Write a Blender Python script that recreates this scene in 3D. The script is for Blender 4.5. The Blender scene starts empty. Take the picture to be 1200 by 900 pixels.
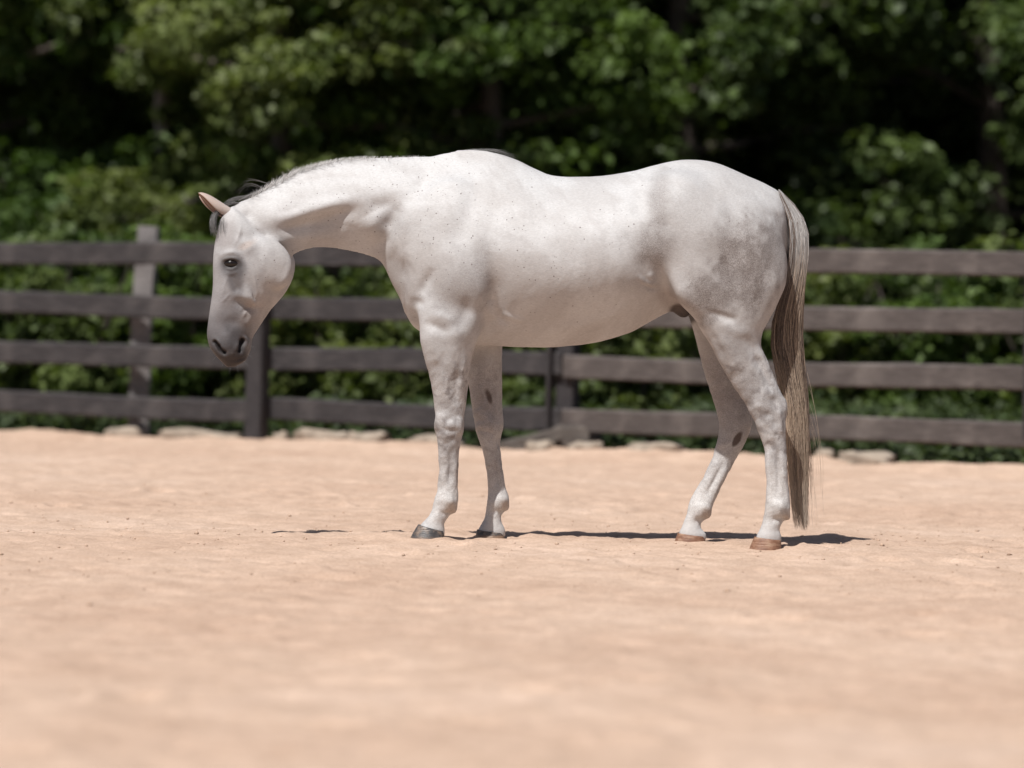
import bpy, bmesh, math, random
import numpy as np
from mathutils import Vector, Matrix, noise as mnoise
from mathutils.bvhtree import BVHTree

scene = bpy.context.scene
COL = scene.collection
rng = np.random.default_rng(7)
random.seed(7)

# ------------------------------------------------------------------ camera
FPX = 4350.0                     # focal length in photograph pixels (1200 wide)
CAM = Vector((0.0, -15.0, 0.955))
PITCH = math.atan(92.0 / FPX)
ROLL = math.radians(1.02)
cam_data = bpy.data.cameras.new('camera')
cam = bpy.data.objects.new('camera', cam_data)
COL.objects.link(cam)
cam_rot = Matrix.Rotation(math.pi / 2 - PITCH, 3, 'X') @ Matrix.Rotation(ROLL, 3, 'Z')
cam.matrix_world = Matrix.Translation(CAM) @ cam_rot.to_4x4()
cam_data.sensor_width = 36.0
cam_data.lens = 36.0 * FPX / 1200.0
cam_data.clip_start = 0.5
cam_data.clip_end = 400.0
cam_data.dof.use_dof = True
cam_data.dof.focus_distance = 15.0
cam_data.dof.aperture_fstop = 1.75
scene.camera = cam

# ------------------------------------------------------------------ sky, sun, exposure
SUN_TO = Vector((-0.30, -0.52, 1.0)).normalized()      # direction towards the sun
world = bpy.data.worlds.new('World')
scene.world = world
world.use_nodes = True
wn = world.node_tree.nodes
wl = world.node_tree.links
bg = wn['Background']
sky = wn.new('ShaderNodeTexSky')
sky.sky_type = 'NISHITA'
sky.sun_disc = False
sky.sun_elevation = math.asin(SUN_TO.z)
sky.sun_rotation = math.atan2(SUN_TO.x, SUN_TO.y)
sky.air_density = 1.0
sky.dust_density = 1.5
wl.new(sky.outputs[0], bg.inputs['Color'])
bg.inputs['Strength'].default_value = 0.05

sun_data = bpy.data.lights.new('sun', 'SUN')
sun_data.energy = 4.9
sun_data.angle = math.radians(0.53)
sun_data.color = (1.0, 0.975, 0.935)
sun = bpy.data.objects.new('sun', sun_data)
sun.rotation_euler = (-SUN_TO).to_track_quat('-Z', 'Y').to_euler()
sun.location = (-6, -6, 20)
COL.objects.link(sun)

scene.render.engine = 'CYCLES'
scene.view_settings.view_transform = 'Standard'
scene.view_settings.look = 'None'
scene.view_settings.gamma = 1.0
scene.view_settings.use_curve_mapping = False
scene.view_settings.exposure = 0.20
scene.cycles.max_bounces = 8
scene.cycles.diffuse_bounces = 4
scene.cycles.transparent_max_bounces = 8

# ------------------------------------------------------------------ helpers
CM = cam.matrix_world.copy()
CR = np.array(cam_rot)
CC = np.array(CAM)

def at(px, py, y=0.0):
    """point of the plane world-Y = y that photograph pixel (px, py) shows"""
    d = CR @ np.array(((px - 600.0) / FPX, (450.0 - py) / FPX, -1.0))
    t = (y - CC[1]) / d[1]
    return CC + d * t

def project(P):
    """world points (n,3) -> photograph pixels (n,2)"""
    q = (P - CC) @ CR
    return np.stack((600.0 + FPX * q[:, 0] / -q[:, 2], 450.0 - FPX * q[:, 1] / -q[:, 2]), 1)

def tag(o, label=None, cat=None, group=None, kind=None):
    if label: o['label'] = label
    if cat: o['category'] = cat
    if group: o['group'] = group
    if kind: o['kind'] = kind
    return o

def empty(name, loc=(0, 0, 0), rz=0.0):
    o = bpy.data.objects.new(name, None)
    o.empty_display_size = 0.2
    o.location = loc
    o.rotation_euler = (0, 0, rz)
    COL.objects.link(o)
    return o

def mesh_obj(name, verts, faces, mat=None, parent=None, smooth=True):
    me = bpy.data.meshes.new(name)
    me.from_pydata([tuple(v) for v in verts], [], [tuple(f) for f in faces])
    me.validate()
    if smooth:
        me.polygons.foreach_set('use_smooth', np.ones(len(me.polygons), bool))
    if mat: me.materials.append(mat)
    o = bpy.data.objects.new(name, me)
    COL.objects.link(o)
    if parent: o.parent = parent
    return o

def np_mesh(name, V, F, smooth=True):
    """fast mesh from arrays: V (n,3), F (m,k) all faces with k corners"""
    me = bpy.data.meshes.new(name)
    V = np.asarray(V, np.float32); F = np.asarray(F, np.int32)
    k = F.shape[1]
    me.vertices.add(len(V)); me.vertices.foreach_set('co', V.ravel())
    me.loops.add(F.size); me.loops.foreach_set('vertex_index', F.ravel())
    me.polygons.add(len(F))
    me.polygons.foreach_set('loop_start', np.arange(0, F.size, k, dtype=np.int32))
    me.polygons.foreach_set('loop_total', np.full(len(F), k, np.int32))
    me.update(calc_edges=True)
    if smooth: me.polygons.foreach_set('use_smooth', np.ones(len(F), bool))
    return me

def link(name, me, mat=None, parent=None):
    o = bpy.data.objects.new(name, me)
    COL.objects.link(o)
    if mat:
        me.materials.clear(); me.materials.append(mat)
    if parent: o.parent = parent
    return o

def set_attr(me, name, arr):
    arr = np.asarray(arr, np.float32)
    a = me.color_attributes.new(name, 'FLOAT_COLOR', 'POINT')
    if arr.shape[1] == 3:
        arr = np.concatenate((arr, np.ones((len(arr), 1), np.float32)), 1)
    a.data.foreach_set('color', arr.ravel())

class NT:
    """small node-tree helper"""
    def __init__(self, name):
        self.m = bpy.data.materials.new(name)
        self.m.use_nodes = True
        self.t = self.m.node_tree
        self.p = self.t.nodes['Principled BSDF']
        self.out = self.t.nodes['Material Output']
    def n(self, kind, **kw):
        nd = self.t.nodes.new('ShaderNode' + kind)
        for k, v in kw.items():
            if k.startswith('i_'):
                nd.inputs[k[2:].replace('_', ' ')].default_value = v
            else:
                setattr(nd, k, v)
        return nd
    def l(self, a, b): self.t.links.new(a, b)
    def coords(self, which='Object'):
        return self.n('TexCoord').outputs[which]
    def noise(self, scale, detail=4.0, rough=0.55, vec=None, dist=0.0):
        nd = self.n('TexNoise')
        nd.inputs['Scale'].default_value = scale
        nd.inputs['Detail'].default_value = detail
        nd.inputs['Roughness'].default_value = rough
        nd.inputs['Distortion'].default_value = dist
        if vec is not None: self.l(vec, nd.inputs['Vector'])
        return nd.outputs['Fac']
    def ramp(self, fac, stops):
        nd = self.n('ValToRGB')
        e = nd.color_ramp.elements
        while len(e) < len(stops): e.new(0.5)
        for el, (p, c) in zip(e, stops):
            el.position = p
            el.color = c if len(c) == 4 else (*c, 1.0)
        self.l(fac, nd.inputs['Fac'])
        return nd.outputs['Color']
    def mix(self, a, b, fac, mode='MIX'):
        nd = self.n('Mix', data_type='RGBA', blend_type=mode)
        for s, v in ((nd.inputs['Factor'], fac), (nd.inputs[6], a), (nd.inputs[7], b)):
            if hasattr(v, 'is_linked') or hasattr(v, 'links'): self.l(v, s)
            elif isinstance(v, (int, float)): s.default_value = v
            else: s.default_value = v if len(v) == 4 else (*v, 1.0)
        return nd.outputs[2]
    def math(self, op, a, b=0.0, c=None):
        nd = self.n('Math', operation=op)
        for s, v in zip(nd.inputs, (a, b, c)):
            if v is None: continue
            if hasattr(v, 'links'): self.l(v, s)
            else: s.default_value = v
        return nd.outputs[0]
    def mapping(self, vec, scale=(1, 1, 1), loc=(0, 0, 0)):
        nd = self.n('Mapping')
        nd.inputs['Scale'].default_value = scale
        nd.inputs['Location'].default_value = loc
        self.l(vec, nd.inputs['Vector'])
        return nd.outputs[0]
    def bump(self, height, strength=0.3, dist=0.01):
        nd = self.n('Bump')
        nd.inputs['Strength'].default_value = strength
        nd.inputs['Distance'].default_value = dist
        self.l(height, nd.inputs['Height'])
        self.l(nd.outputs[0], self.p.inputs['Normal'])
    def set(self, **kw):
        for k, v in kw.items():
            s = self.p.inputs[k.replace('_', ' ')]
            if hasattr(v, 'links'): self.l(v, s)
            elif isinstance(v, (int, float)): s.default_value = v
            else: s.default_value = v if len(v) == 4 or s.type == 'VECTOR' else (*v, 1.0)
        return self.m

def fbm(x, y, freq, seed=0, octaves=4, gain=0.5):
    """cheap value noise on numpy arrays, about -1..1"""
    out = np.zeros_like(x, dtype=np.float64); amp = 1.0; tot = 0.0
    for o in range(octaves):
        r = np.random.default_rng(seed * 101 + o)
        tab = r.uniform(-1, 1, (256, 256))
        fx, fy = x * freq, y * freq
        ix, iy = np.floor(fx).astype(int), np.floor(fy).astype(int)
        u, v = fx - ix, fy - iy
        u = u * u * u * (u * (u * 6 - 15) + 10); v = v * v * v * (v * (v * 6 - 15) + 10)
        a = tab[ix & 255, iy & 255]; b = tab[(ix + 1) & 255, iy & 255]
        c = tab[ix & 255, (iy + 1) & 255]; d = tab[(ix + 1) & 255, (iy + 1) & 255]
        out += amp * ((a * (1 - u) + b * u) * (1 - v) + (c * (1 - u) + d * u) * v)
        tot += amp; amp *= gain; freq *= 2.03
    return out / tot * 1.6

def smoothstep(a, b, x):
    t = np.clip((x - a) / (b - a), 0, 1)
    return t * t * (3 - 2 * t)
# ================================================================== ground
P1 = np.array((-1.68, 9.60)); P2 = np.array((0.298, 8.60))        # the two fence posts in view
FD = (P2 - P1) / np.linalg.norm(P2 - P1); FN = np.array((-FD[1], FD[0]))   # along the fence, and away from the arena
def fence_side(x, y): return (x - P1[0]) * FN[0] + (y - P1[1]) * FN[1]

HOOF_SPOTS = [(-.355, -.110, 501.5, 633.3), (-.085, .112, 575.5, 635.5), (1.02, -.200, 898, 645.5), (.725, .080, 809, 639)]
def ground_z(x, y):
    z = .012 * fbm(x, y, .9, 11, 3) + .007 * fbm(x, y, 4.2, 12, 3) + .0062 * fbm(x, y, 13, 13, 3) + .0022 * fbm(x, y, 31, 14, 2)
    # scuffed hoof prints
    r = np.random.default_rng(5)
    for _ in range(240):
        cx, cy = r.uniform(-4, 4), r.uniform(-7.5, 7.5); s = r.uniform(.05, .09); d = r.uniform(.008, .024); e = r.uniform(.8, 1.5)
        sel = (np.abs(x - cx) < .4) & (np.abs(y - cy) < .4)
        if not sel.any(): continue
        q = np.hypot((x[sel] - cx) / e, y[sel] - cy) / s
        z[sel] += -d * np.exp(-q * q * 1.2) + .55 * d * np.exp(-((q - 1.35) / .38) ** 2)
    # ridge of loose sand between the horse and the viewer
    for cx, cy, lx, ly, h in ((-.50, .02, .11, .10, .015), (-.26, -.02, .10, .10, .009), (.42, .05, .12, .10, .012), (.05, .02, .20, .12, .005), (.62, -.05, .10, .10, .008), (-.9, .06, .08, .1, .012)):
        z += h * np.exp(-((x - cx) / lx) ** 2 - ((y - cy) / ly) ** 2)
    # the sand rises to meet each hoof and is pushed up round it
    for cx, cy, px, py in HOOF_SPOTS:
        q = np.hypot(x - cx, y - cy); w = np.exp(-(q / .14) ** 4)
        tz = at(px, py, cy)[2] + .004
        z = z * (1 - w) + (tz + .4 * z) * w
        z += .011 * np.exp(-((q - .095) / .028) ** 2) * (.7 + .6 * fbm(x, y, 9, 19, 2))
    z += -.022 * smoothstep(.25, .8, y) * (1 - smoothstep(2.0, 4.5, y)) * np.exp(-(x / 2.2) ** 4)
    # bank under and beyond the fence
    s = fence_side(x, y)
    z += .035 * np.exp(-((s + .05) / .30) ** 2) * (1 + .8 * fbm(x, y, 1.6, 15, 3)) - .05 * smoothstep(.25, 1.2, s) * (1 + .5 * fbm(x, y, .7, 16, 3))
    return z

def axis(lo, hi, step, far_lo, far_hi, g=1.16):
    a = list(np.arange(lo, hi + 1e-6, step)); s = step
    while a[-1] < far_hi: s *= g; a.append(a[-1] + s)
    s = step; b = [lo]
    while b[-1] > far_lo: s *= g; b.append(b[-1] - s)
    return np.array(b[:0:-1] + a)
gx = axis(-3.3, 3.3, .018, -160, 160); gy = axis(-7.6, 10.5, .022, -40, 260)
XX, YY_ = np.meshgrid(gx, gy, indexing='ij')
ZZ = ground_z(XX.ravel(), YY_.ravel()).reshape(XX.shape)
nx_, ny_ = XX.shape
ii = (np.arange(nx_ - 1)[:, None] * ny_ + np.arange(ny_ - 1)[None, :]).ravel()
GF = np.stack((ii, ii + ny_, ii + ny_ + 1, ii + 1), 1)
nt = NT('arena_sand')
oc = nt.coords()
big = nt.noise(.55, 5, .6, oc); mid = nt.noise(5.0, 5, .65, oc); fine = nt.noise(85, 4, .7, oc); grit = nt.noise(330, 2, .6, oc)
sand = nt.ramp(big, [(.30, (.485, .343, .260)), (.55, (.538, .398, .310)), (.75, (.582, .446, .362))])
sand = nt.mix(sand, nt.ramp(mid, [(.30, (.80, .77, .74)), (.70, (1.10, 1.10, 1.10))]), .85, 'MULTIPLY')
sand = nt.mix(sand, nt.ramp(fine, [(.28, (.74, .70, .67)), (.62, (1.08, 1.08, 1.08))]), .75, 'MULTIPLY')
sand = nt.mix(sand, nt.ramp(grit, [(.30, (.62, .58, .55)), (.42, (1.0, 1.0, 1.0))]), .7, 'MULTIPLY')
soil = nt.ramp(nt.noise(14, 5, .7, oc), [(.3, (.022, .018, .012)), (.55, (.050, .038, .026)), (.75, (.095, .070, .045))])
sx = nt.n('SeparateXYZ'); nt.l(oc, sx.inputs[0])
sd_ = nt.math('ADD', nt.math('MULTIPLY', nt.math('SUBTRACT', sx.outputs[0], float(P1[0])), float(FN[0])), nt.math('MULTIPLY', nt.math('SUBTRACT', sx.outputs[1], float(P1[1])), float(FN[1])))
edge = nt.math('ADD', sd_, nt.math('MULTIPLY', nt.math('SUBTRACT', mid, .5), 1.1))
edge = nt.ramp(edge, [(.22, (0, 0, 0)), (.50, (1, 1, 1))])
bh = nt.math('ADD', nt.math('MULTIPLY', mid, .9), nt.math('ADD', nt.math('MULTIPLY', fine, .6), nt.math('MULTIPLY', grit, .25)))
nt.bump(bh, .55, .012)
nt.set(Base_Color=nt.mix(sand, soil, edge), Roughness=.95, Specular_IOR_Level=.12)
ground = link('ground', np_mesh('ground', np.stack((XX.ravel(), YY_.ravel(), ZZ.ravel()), 1), GF), nt.m)
tag(ground, 'pale pink beige arena sand running back to dark woodland soil', kind='structure')
def gz(x, y): return float(ground_z(np.array([float(x)]), np.array([float(y)]))[0])

# ================================================================== fence
def wood(name, dark, mid_, light, grain=(1, 1, 1), wear=.5):
    nt = NT(name)
    oc = nt.coords()
    g = nt.noise(22, 6, .68, nt.mapping(oc, grain), .6)
    b = nt.noise(3.2, 4, .6, oc)
    c = nt.ramp(g, [(.28, dark), (.52, mid_), (.78, light)])
    c = nt.mix(c, light, nt.math('MULTIPLY', nt.ramp(b, [(.50, (0, 0, 0)), (.75, (1, 1, 1))]), wear))
    nt.bump(g, .6, .006)
    return nt.set(Base_Color=c, Roughness=.82, Specular_IOR_Level=.25)
MAT_RAIL = wood('stained_rail', (.020, .018, .019), (.038, .034, .036), (.135, .120, .116), (.35, 6, 9), .50)
MAT_RAIL_W = wood('worn_rail', (.040, .033, .031), (.080, .067, .063), (.20, .172, .158), (.35, 6, 9), .60)
MAT_POST = wood('stained_post', (.020, .018, .020), (.040, .036, .038), (.085, .075, .073), (7, 7, .5), .25)
MAT_OLD = wood('weathered_wood', (.09, .082, .082), (.19, .175, .172), (.31, .285, .28), (7, 7, .5), .4)
MAT_TIMBER = wood('timber', (.040, .034, .031), (.090, .077, .069), (.175, .150, .132), (.5, 7, 7), .4)

def board(name, L, H, T, mat, seed, warp=.008, chip=.004, seg=18):
    """sawn board along local X with eased edges, a little warped and chipped"""
    r = np.random.default_rng(seed); V = []; F = []
    b = min(.013, T * .32)
    ring = [(-T/2 + b, -H/2), (T/2 - b, -H/2), (T/2, -H/2 + b), (T/2, H/2 - b), (T/2 - b, H/2), (-T/2 + b, H/2), (-T/2, H/2 - b), (-T/2, -H/2 + b)]
    ph = r.uniform(0, 6.3, 4)
    for i in range(seg + 1):
        x = -L/2 + L * i / seg; u = i / seg
        dz = warp * math.sin(u * 3.1 + ph[0]) + warp * .5 * math.sin(u * 7 + ph[1]); dy = warp * .6 * math.sin(u * 4 + ph[2])
        for k, (y, z) in enumerate(ring):
            V.append((x, y + dy + r.normal(0, chip * .3), z + dz + r.normal(0, chip * .5)))
    n = len(ring)
    for i in range(seg):
        for k in range(n):
            F.append((i * n + k, i * n + (k + 1) % n, (i + 1) * n + (k + 1) % n, (i + 1) * n + k))
    F.append(tuple(range(n))[::-1]); F.append(tuple(seg * n + k for k in range(n)))
    o = mesh_obj(name, V, F, mat, smooth=False)
    return o

fence = empty('rail_fence', (float(P1[0]), float(P1[1]), 0.0))
tag(fence, 'dark stained four rail wooden fence along the far edge of the sand', 'fence')
FAZ = math.atan2(FD[1], FD[0])
posts_s = [-5.6, -2.60, 0.0, 2.216, 5.40, 8.4]
RAIL_TOP = (1.335, .985, .650, .305)
for i in range(len(posts_s) - 1):
    s0_, s1_ = posts_s[i], posts_s[i + 1]
    for k, zt in enumerate(RAIL_TOP):
        r = random.Random(i * 10 + k)
        o = board('rail', s1_ - s0_ - .012, .150, .038, MAT_RAIL_W if i >= 3 else MAT_RAIL, 50 + i * 7 + k, .007, .004)
        o.parent = fence
        s_ = (s0_ + s1_) / 2
        off = .062 if i in (1, 2) else .058
        o.location = (FD[0] * s_ + FN[0] * off, FD[1] * s_ + FN[1] * off, zt - .075 + r.uniform(-.006, .006))
        o.rotation_euler = (r.uniform(-.03, .03), r.uniform(-.004, .004), FAZ)
for i, s_ in enumerate(posts_s):
    front = i in (1, 2)
    o = board('post', 1.75, .125, .125, MAT_POST, 90 + i, .006, .004, 14)
    o.parent = fence
    d = -.022 if front else .145
    o.location = (FD[0] * s_ + FN[0] * d, FD[1] * s_ + FN[1] * d, .58)
    o.rotation_mode = 'QUATERNION'
    o.rotation_quaternion = (Matrix.Rotation(FAZ, 3, 'Z') @ Matrix.Rotation(-math.pi / 2, 3, 'Y')).to_quaternion()
    if not front:
        f = board('face_board', 1.20, .070, .024, MAT_POST, 120 + i, .004, .003, 10)
        f.parent = fence
        q = s_ - .075
        f.location = (FD[0] * q + FN[0] * .022, FD[1] * q + FN[1] * .022, .80)
        f.rotation_mode = 'QUATERNION'
        f.rotation_quaternion = (Matrix.Rotation(FAZ, 3, 'Z') @ Matrix.Rotation(-math.pi / 2, 3, 'Y')  @ Matrix.Rotation(math.pi / 2, 3, 'X')).to_quaternion()

# old post behind the rails
q = at(168, 400, 10.55)
o = board('old_post', 1.80, .14, .14, MAT_OLD, 201, .012, .010, 16)
o.rotation_mode = 'QUATERNION'
o.rotation_quaternion = (Matrix.Rotation(.03, 3, 'Y') @ Matrix.Rotation(-math.pi / 2, 3, 'Y')).to_quaternion()
o.location = (q[0], 10.55, .555)
tag(o, 'pale weathered post standing just behind the rails left of the horse head', 'post')

# ---- stones and timbers lying along the foot of the fence
nt = NT('pale_stone')
oc = nt.coords()
a_ = nt.noise(9, 6, .65, oc); b_ = nt.noise(60, 3, .6, oc)
c = nt.ramp(a_, [(.3, (.20, .16, .125)), (.55, (.33, .27, .215)), (.75, (.44, .37, .305))])
c = nt.mix(c, nt.ramp(b_, [(.35, (.75, .73, .7)), (.6, (1.05, 1.05, 1.05))]), .7, 'MULTIPLY')
nt.bump(nt.math('ADD', a_, nt.math('MULTIPLY', b_, .3)), .6, .02)
MAT_STONE = nt.set(Base_Color=c, Roughness=.92)
def stone(px0, px1, py, yw, h, depth, seed, label, name='flat_stone', cat='stone', rz=None):
    """rough flat slab between two photograph columns, standing at depth yw"""
    A = at(px0, py, yw); B = at(px1, py, yw); L = (B[0] - A[0])
    r = np.random.default_rng(seed)
    bm = bmesh.new(); bmesh.ops.create_icosphere(bm, subdivisions=4, radius=1.0)
    Pv = np.array([v.co[:] for v in bm.verts])
    s = np.sign(Pv) * np.abs(Pv) ** np.array((.45, .6, .55))
    nz_ = fbm(s[:, 0] * 1.1 + seed * 3.1 + s[:, 2], s[:, 1] * 1.1 + seed + .5 * s[:, 2], 1.6, seed % 50, 4)
    s *= (1 + .13 * nz_)[:, None]
    s[:, 2] += .35 * fbm(s[:, 0] + seed, s[:, 1], 1.2, 7, 3) * (s[:, 2] > 0)
    s *= np.array((L / 2, depth / 2, h * .75))
    for v, p_ in zip(bm.verts, s): v.co = p_
    me_ = bpy.data.meshes.new(name); bm.to_mesh(me_); bm.free()
    me_.polygons.foreach_set('use_smooth', np.ones(len(me_.polygons), bool))
    o = link(name, me_, MAT_STONE)
    cx = (A[0] + B[0]) / 2
    o.location = (cx, yw, gz(cx, yw) + h * .22)
    o.rotation_euler = (0, 0, FAZ * .8 if rz is None else rz)
    if cat: tag(o, label, cat, 'stones along the foot of the fence')
    return o
def fy_at(px, off=.1):
    """world Y where the fence line, moved off metres back, crosses photograph column px"""
    k = (px - 600.0) / FPX
    s = P1 + FN * off
    t = (k * (s[1] + 15) - s[0]) / (FD[0] - k * FD[1])
    return s[1] + FD[1] * t
stone(120, 172, 512, fy_at(150, .15), .075, .20, 1, 'pale stone at the foot of the weathered post')
stone(186, 292, 516, fy_at(240, .12), .060, .24, 2, 'long flat pale stone left of the dark fence post')
stone(322, 340, 516, fy_at(330, .10), .055, .10, 3, 'small brown clod just right of the dark fence post', 'earth_clod', 'clod')
stone(345, 412, 518, fy_at(380, .08), .062, .22, 4, 'flat pale stone below the horse neck, left one of a pair')
stone(408, 456, 519, fy_at(432, .08), .064, .20, 5, 'flat pale stone below the horse neck, right one of a pair')
stone(478, 545, 523, fy_at(510, .08), .058, .22, 6, 'flat pale stone behind the near foreleg of the horse')
stone(618, 648, 530, fy_at(633, -.05), .060, .16, 7, 'pale stone against the left foot of the middle fence post')
stone(668, 706, 530, fy_at(688, -.05), .050, .18, 8, 'pale stone under the end of the grey timber block')
stone(955, 978, 545, fy_at(966, .05), .055, .10, 9, 'small reddish clod behind the horse tail', 'earth_clod', 'clod')
stone(985, 1046, 546, fy_at(1015, .05), .070, .26, 10, 'flat pale stone right of the horse tail')
stone(735, 800, 535, fy_at(767, .05), .050, .22, 12, 'low pale stone in front of the far hind leg')
# slanting beam and timber block by the middle post
A = at(578, 529, fy_at(590, .0)); B = at(654, 509, fy_at(640, .02))
L_ = float(np.linalg.norm(B - A)) + .1
o = board('fallen_beam', L_, .10, .08, MAT_TIMBER, 301, .006, .008, 12)
o.rotation_mode = 'QUATERNION'; o.rotation_quaternion = Vector(B - A).to_track_quat('X', 'Z')
o.location = Vector((A + B) / 2)
tag(o, 'dark slanting beam leaning on the ground left of the middle post', 'beam')
cB = at(683, 511, fy_at(683, .22))
o = board('timber_block', .17, .145, .42, MAT_TIMBER, 302, .003, .006, 6)
o.location = cB; o.rotation_euler = (0, 0, FAZ * .5)
tag(o, 'grey cut timber block right of the middle fence post', 'timber')

# ================================================================== woodland
nt = NT('leaf')
ac = nt.n('Attribute', attribute_name='Col').outputs['Color']
oi = nt.n('ObjectInfo').outputs['Random']
tint = nt.ramp(oi, [(0.0, (.80, .95, .70)), (.5, (1.0, 1.0, 1.0)), (1.0, (1.18, 1.10, 1.05))])
lc = nt.mix(ac, tint, 1.0, 'MULTIPLY')
tr = nt.n('BsdfTranslucent'); nt.l(nt.mix(lc, (1.15, 1.25, .55), 1.0, 'MULTIPLY'), tr.inputs['Color'])
nt.set(Base_Color=lc, Roughness=.5, Specular_IOR_Level=.25)
mx_ = nt.n('MixShader'); mx_.inputs[0].default_value = .36
nt.l(nt.p.outputs[0], mx_.inputs[1]); nt.l(tr.outputs[0], mx_.inputs[2]); nt.l(mx_.outputs[0], nt.out.inputs['Surface'])
MAT_LEAF = nt.m
MAT_BARK = wood('bark', (.035, .028, .024), (.085, .068, .058), (.17, .145, .13), (8, 8, 1.2), .2)
MAT_PALEBARK = wood('pale_bark', (.06, .052, .050), (.16, .145, .14), (.30, .275, .265), (3, 3, 2.5), .3)

def leaf_mesh(name, C, R, per, size, tones, seed, flat=.55):
    """C (n,3) clump centres, R (n,) radii; leaf-sized folded blades round every centre"""
    r = np.random.default_rng(seed); n = len(C); N = n * per
    d = r.normal(0, 1, (N, 3)); d /= np.linalg.norm(d, axis=1)[:, None]
    rad = r.uniform(.15, 1, N) ** .5
    P = np.repeat(C, per, 0) + d * (rad * np.repeat(R, per))[:, None] * np.array((1, 1, flat))
    nrm = r.normal(0, .62, (N, 3)) + np.array((0, 0, .75)) + d * .5; nrm /= np.linalg.norm(nrm, axis=1)[:, None]
    a = np.cross(nrm, r.normal(0, 1, (N, 3))); a /= np.linalg.norm(a, axis=1)[:, None]
    b = np.cross(nrm, a)
    s = size * r.uniform(.65, 1.3, N)[:, None]
    V = np.stack((P - a * s * .5, P + b * s * .32 + nrm * s * .06, P + a * s * .5 - nrm * s * .12, P - b * s * .32 + nrm * s * .06), 1).reshape(-1, 3)
    F = np.arange(N * 4).reshape(-1, 4)
    tone = np.array(tones)
    ct = np.repeat(r.uniform(0, 1, n), per) * .75 + r.uniform(0, .25, N)
    col_ = tone[0] * (1 - ct[:, None]) + tone[1] * ct[:, None]
    col_ = col_ * r.uniform(.75, 1.25, (N, 1))
    me_ = np_mesh(name, V, F, smooth=False)
    set_attr(me_, 'Col', np.repeat(col_, 4, axis=0))
    me_.materials.append(MAT_LEAF)
    return me_

def limb_mesh(name, segs, mat, ring=7):
    """segs: list of polylines [(p, r), ...]"""
    V = []; F = []
    for line in segs:
        b0 = len(V); n = len(line)
        for i, (p, rr) in enumerate(line):
            q = Vector(line[min(i + 1, n - 1)][0]) - Vector(line[max(i - 1, 0)][0]); q.normalize()
            a = q.orthogonal().normalized(); b = q.cross(a)
            for j in range(ring):
                an = 2 * math.pi * j / ring
                V.append(Vector(p) + (a * math.cos(an) + b * math.sin(an)) * rr)
        for i in range(n - 1):
            for j in range(ring):
                F.append((b0 + i * ring + j, b0 + i * ring + (j + 1) % ring, b0 + (i + 1) * ring + (j + 1) % ring, b0 + (i + 1) * ring + j))
    me_ = bpy.data.meshes.new(name); me_.from_pydata([tuple(v) for v in V], [], F); me_.update()
    me_.polygons.foreach_set('use_smooth', np.ones(len(me_.polygons), bool))
    me_.materials.append(mat)
    return me_

def tree_meshes(seed, H, low, rad, nclump, per, size, tones, bark):
    r = np.random.default_rng(seed)
    tr_line = [((.10 * math.sin(z * .7 + seed), .10 * math.cos(z * .9 + seed), z), (.16 + .012 * H) * (1 - .8 * z / H) * .6 + .015) for z in np.linspace(-.15, H * .93, 12)]
    segs = [tr_line]; C = []; Rr = []
    nl = 26
    for i in range(nl):
        t = (i + .5) / nl; z = low + (H - low) * (.05 + .9 * t) * .92
        az = i * 2.4 + r.uniform(-.4, .4)
        prof = math.sin(min(1, .25 + t * .95) * math.pi) ** .6
        L = rad * prof * r.uniform(.75, 1.15)
        rise = L * r.uniform(-.12, .35)
        p0 = np.array((.1 * math.sin(z * .7 + seed), .1 * math.cos(z * .9 + seed), z))
        dirv = np.array((math.cos(az), math.sin(az), 0))
        pts = [(tuple(p0 + dirv * L * u + np.array((0, 0, rise * u - .10 * L * u * u)) + r.normal(0, .03, 3)), .045 * (1 - .8 * u) + .006) for u in (0, .25, .5, .75, 1)]
        segs.append(pts)
        for _ in range(nclump // nl):
            u = r.uniform(.35, 1.08)
            c = p0 + dirv * L * u + np.array((0, 0, rise * u - .10 * L * u * u)) + r.normal(0, 1, 3) * np.array((.30, .30, .22)) * rad * .42
            C.append(c); Rr.append(r.uniform(.22, .50) * (rad / 3) ** .5)
    C = np.array(C); Rr = np.array(Rr)
    keep = C[:, 2] > max(low * .5, .35); C, Rr = C[keep], Rr[keep]
    return limb_mesh('trunk', segs, bark), leaf_mesh('crown', C, Rr, per, size, tones, seed)

def shrub_meshes(seed, H, rad, nclump, per, size, tones):
    r = np.random.default_rng(seed); segs = []; C = []; Rr = []
    for i in range(9):
        az = r.uniform(0, 6.28); sp = r.uniform(.2, 1) * rad
        top = np.array((math.cos(az) * sp, math.sin(az) * sp, H * r.uniform(.6, 1.0)))
        pts = [(tuple(np.array((math.cos(az) * .06, math.sin(az) * .06, -.05)) * (1 - u) + top * u + r.normal(0, .02, 3)), .016 * (1 - .75 * u) + .003) for u in (0, .3, .6, 1)]
        segs.append(pts)
        for _ in range(nclump // 9):
            u = r.uniform(.15, 1.05)
            c = top * u + r.normal(0, 1, 3) * np.array((.26, .26, .16)) * rad
            c[2] = max(c[2], .10)
            C.append(c); Rr.append(r.uniform(.12, .26))
    return limb_mesh('stem', segs, MAT_BARK, 5), leaf_mesh('foliage', np.array(C), np.array(Rr), per, size, tones, seed)

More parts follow.
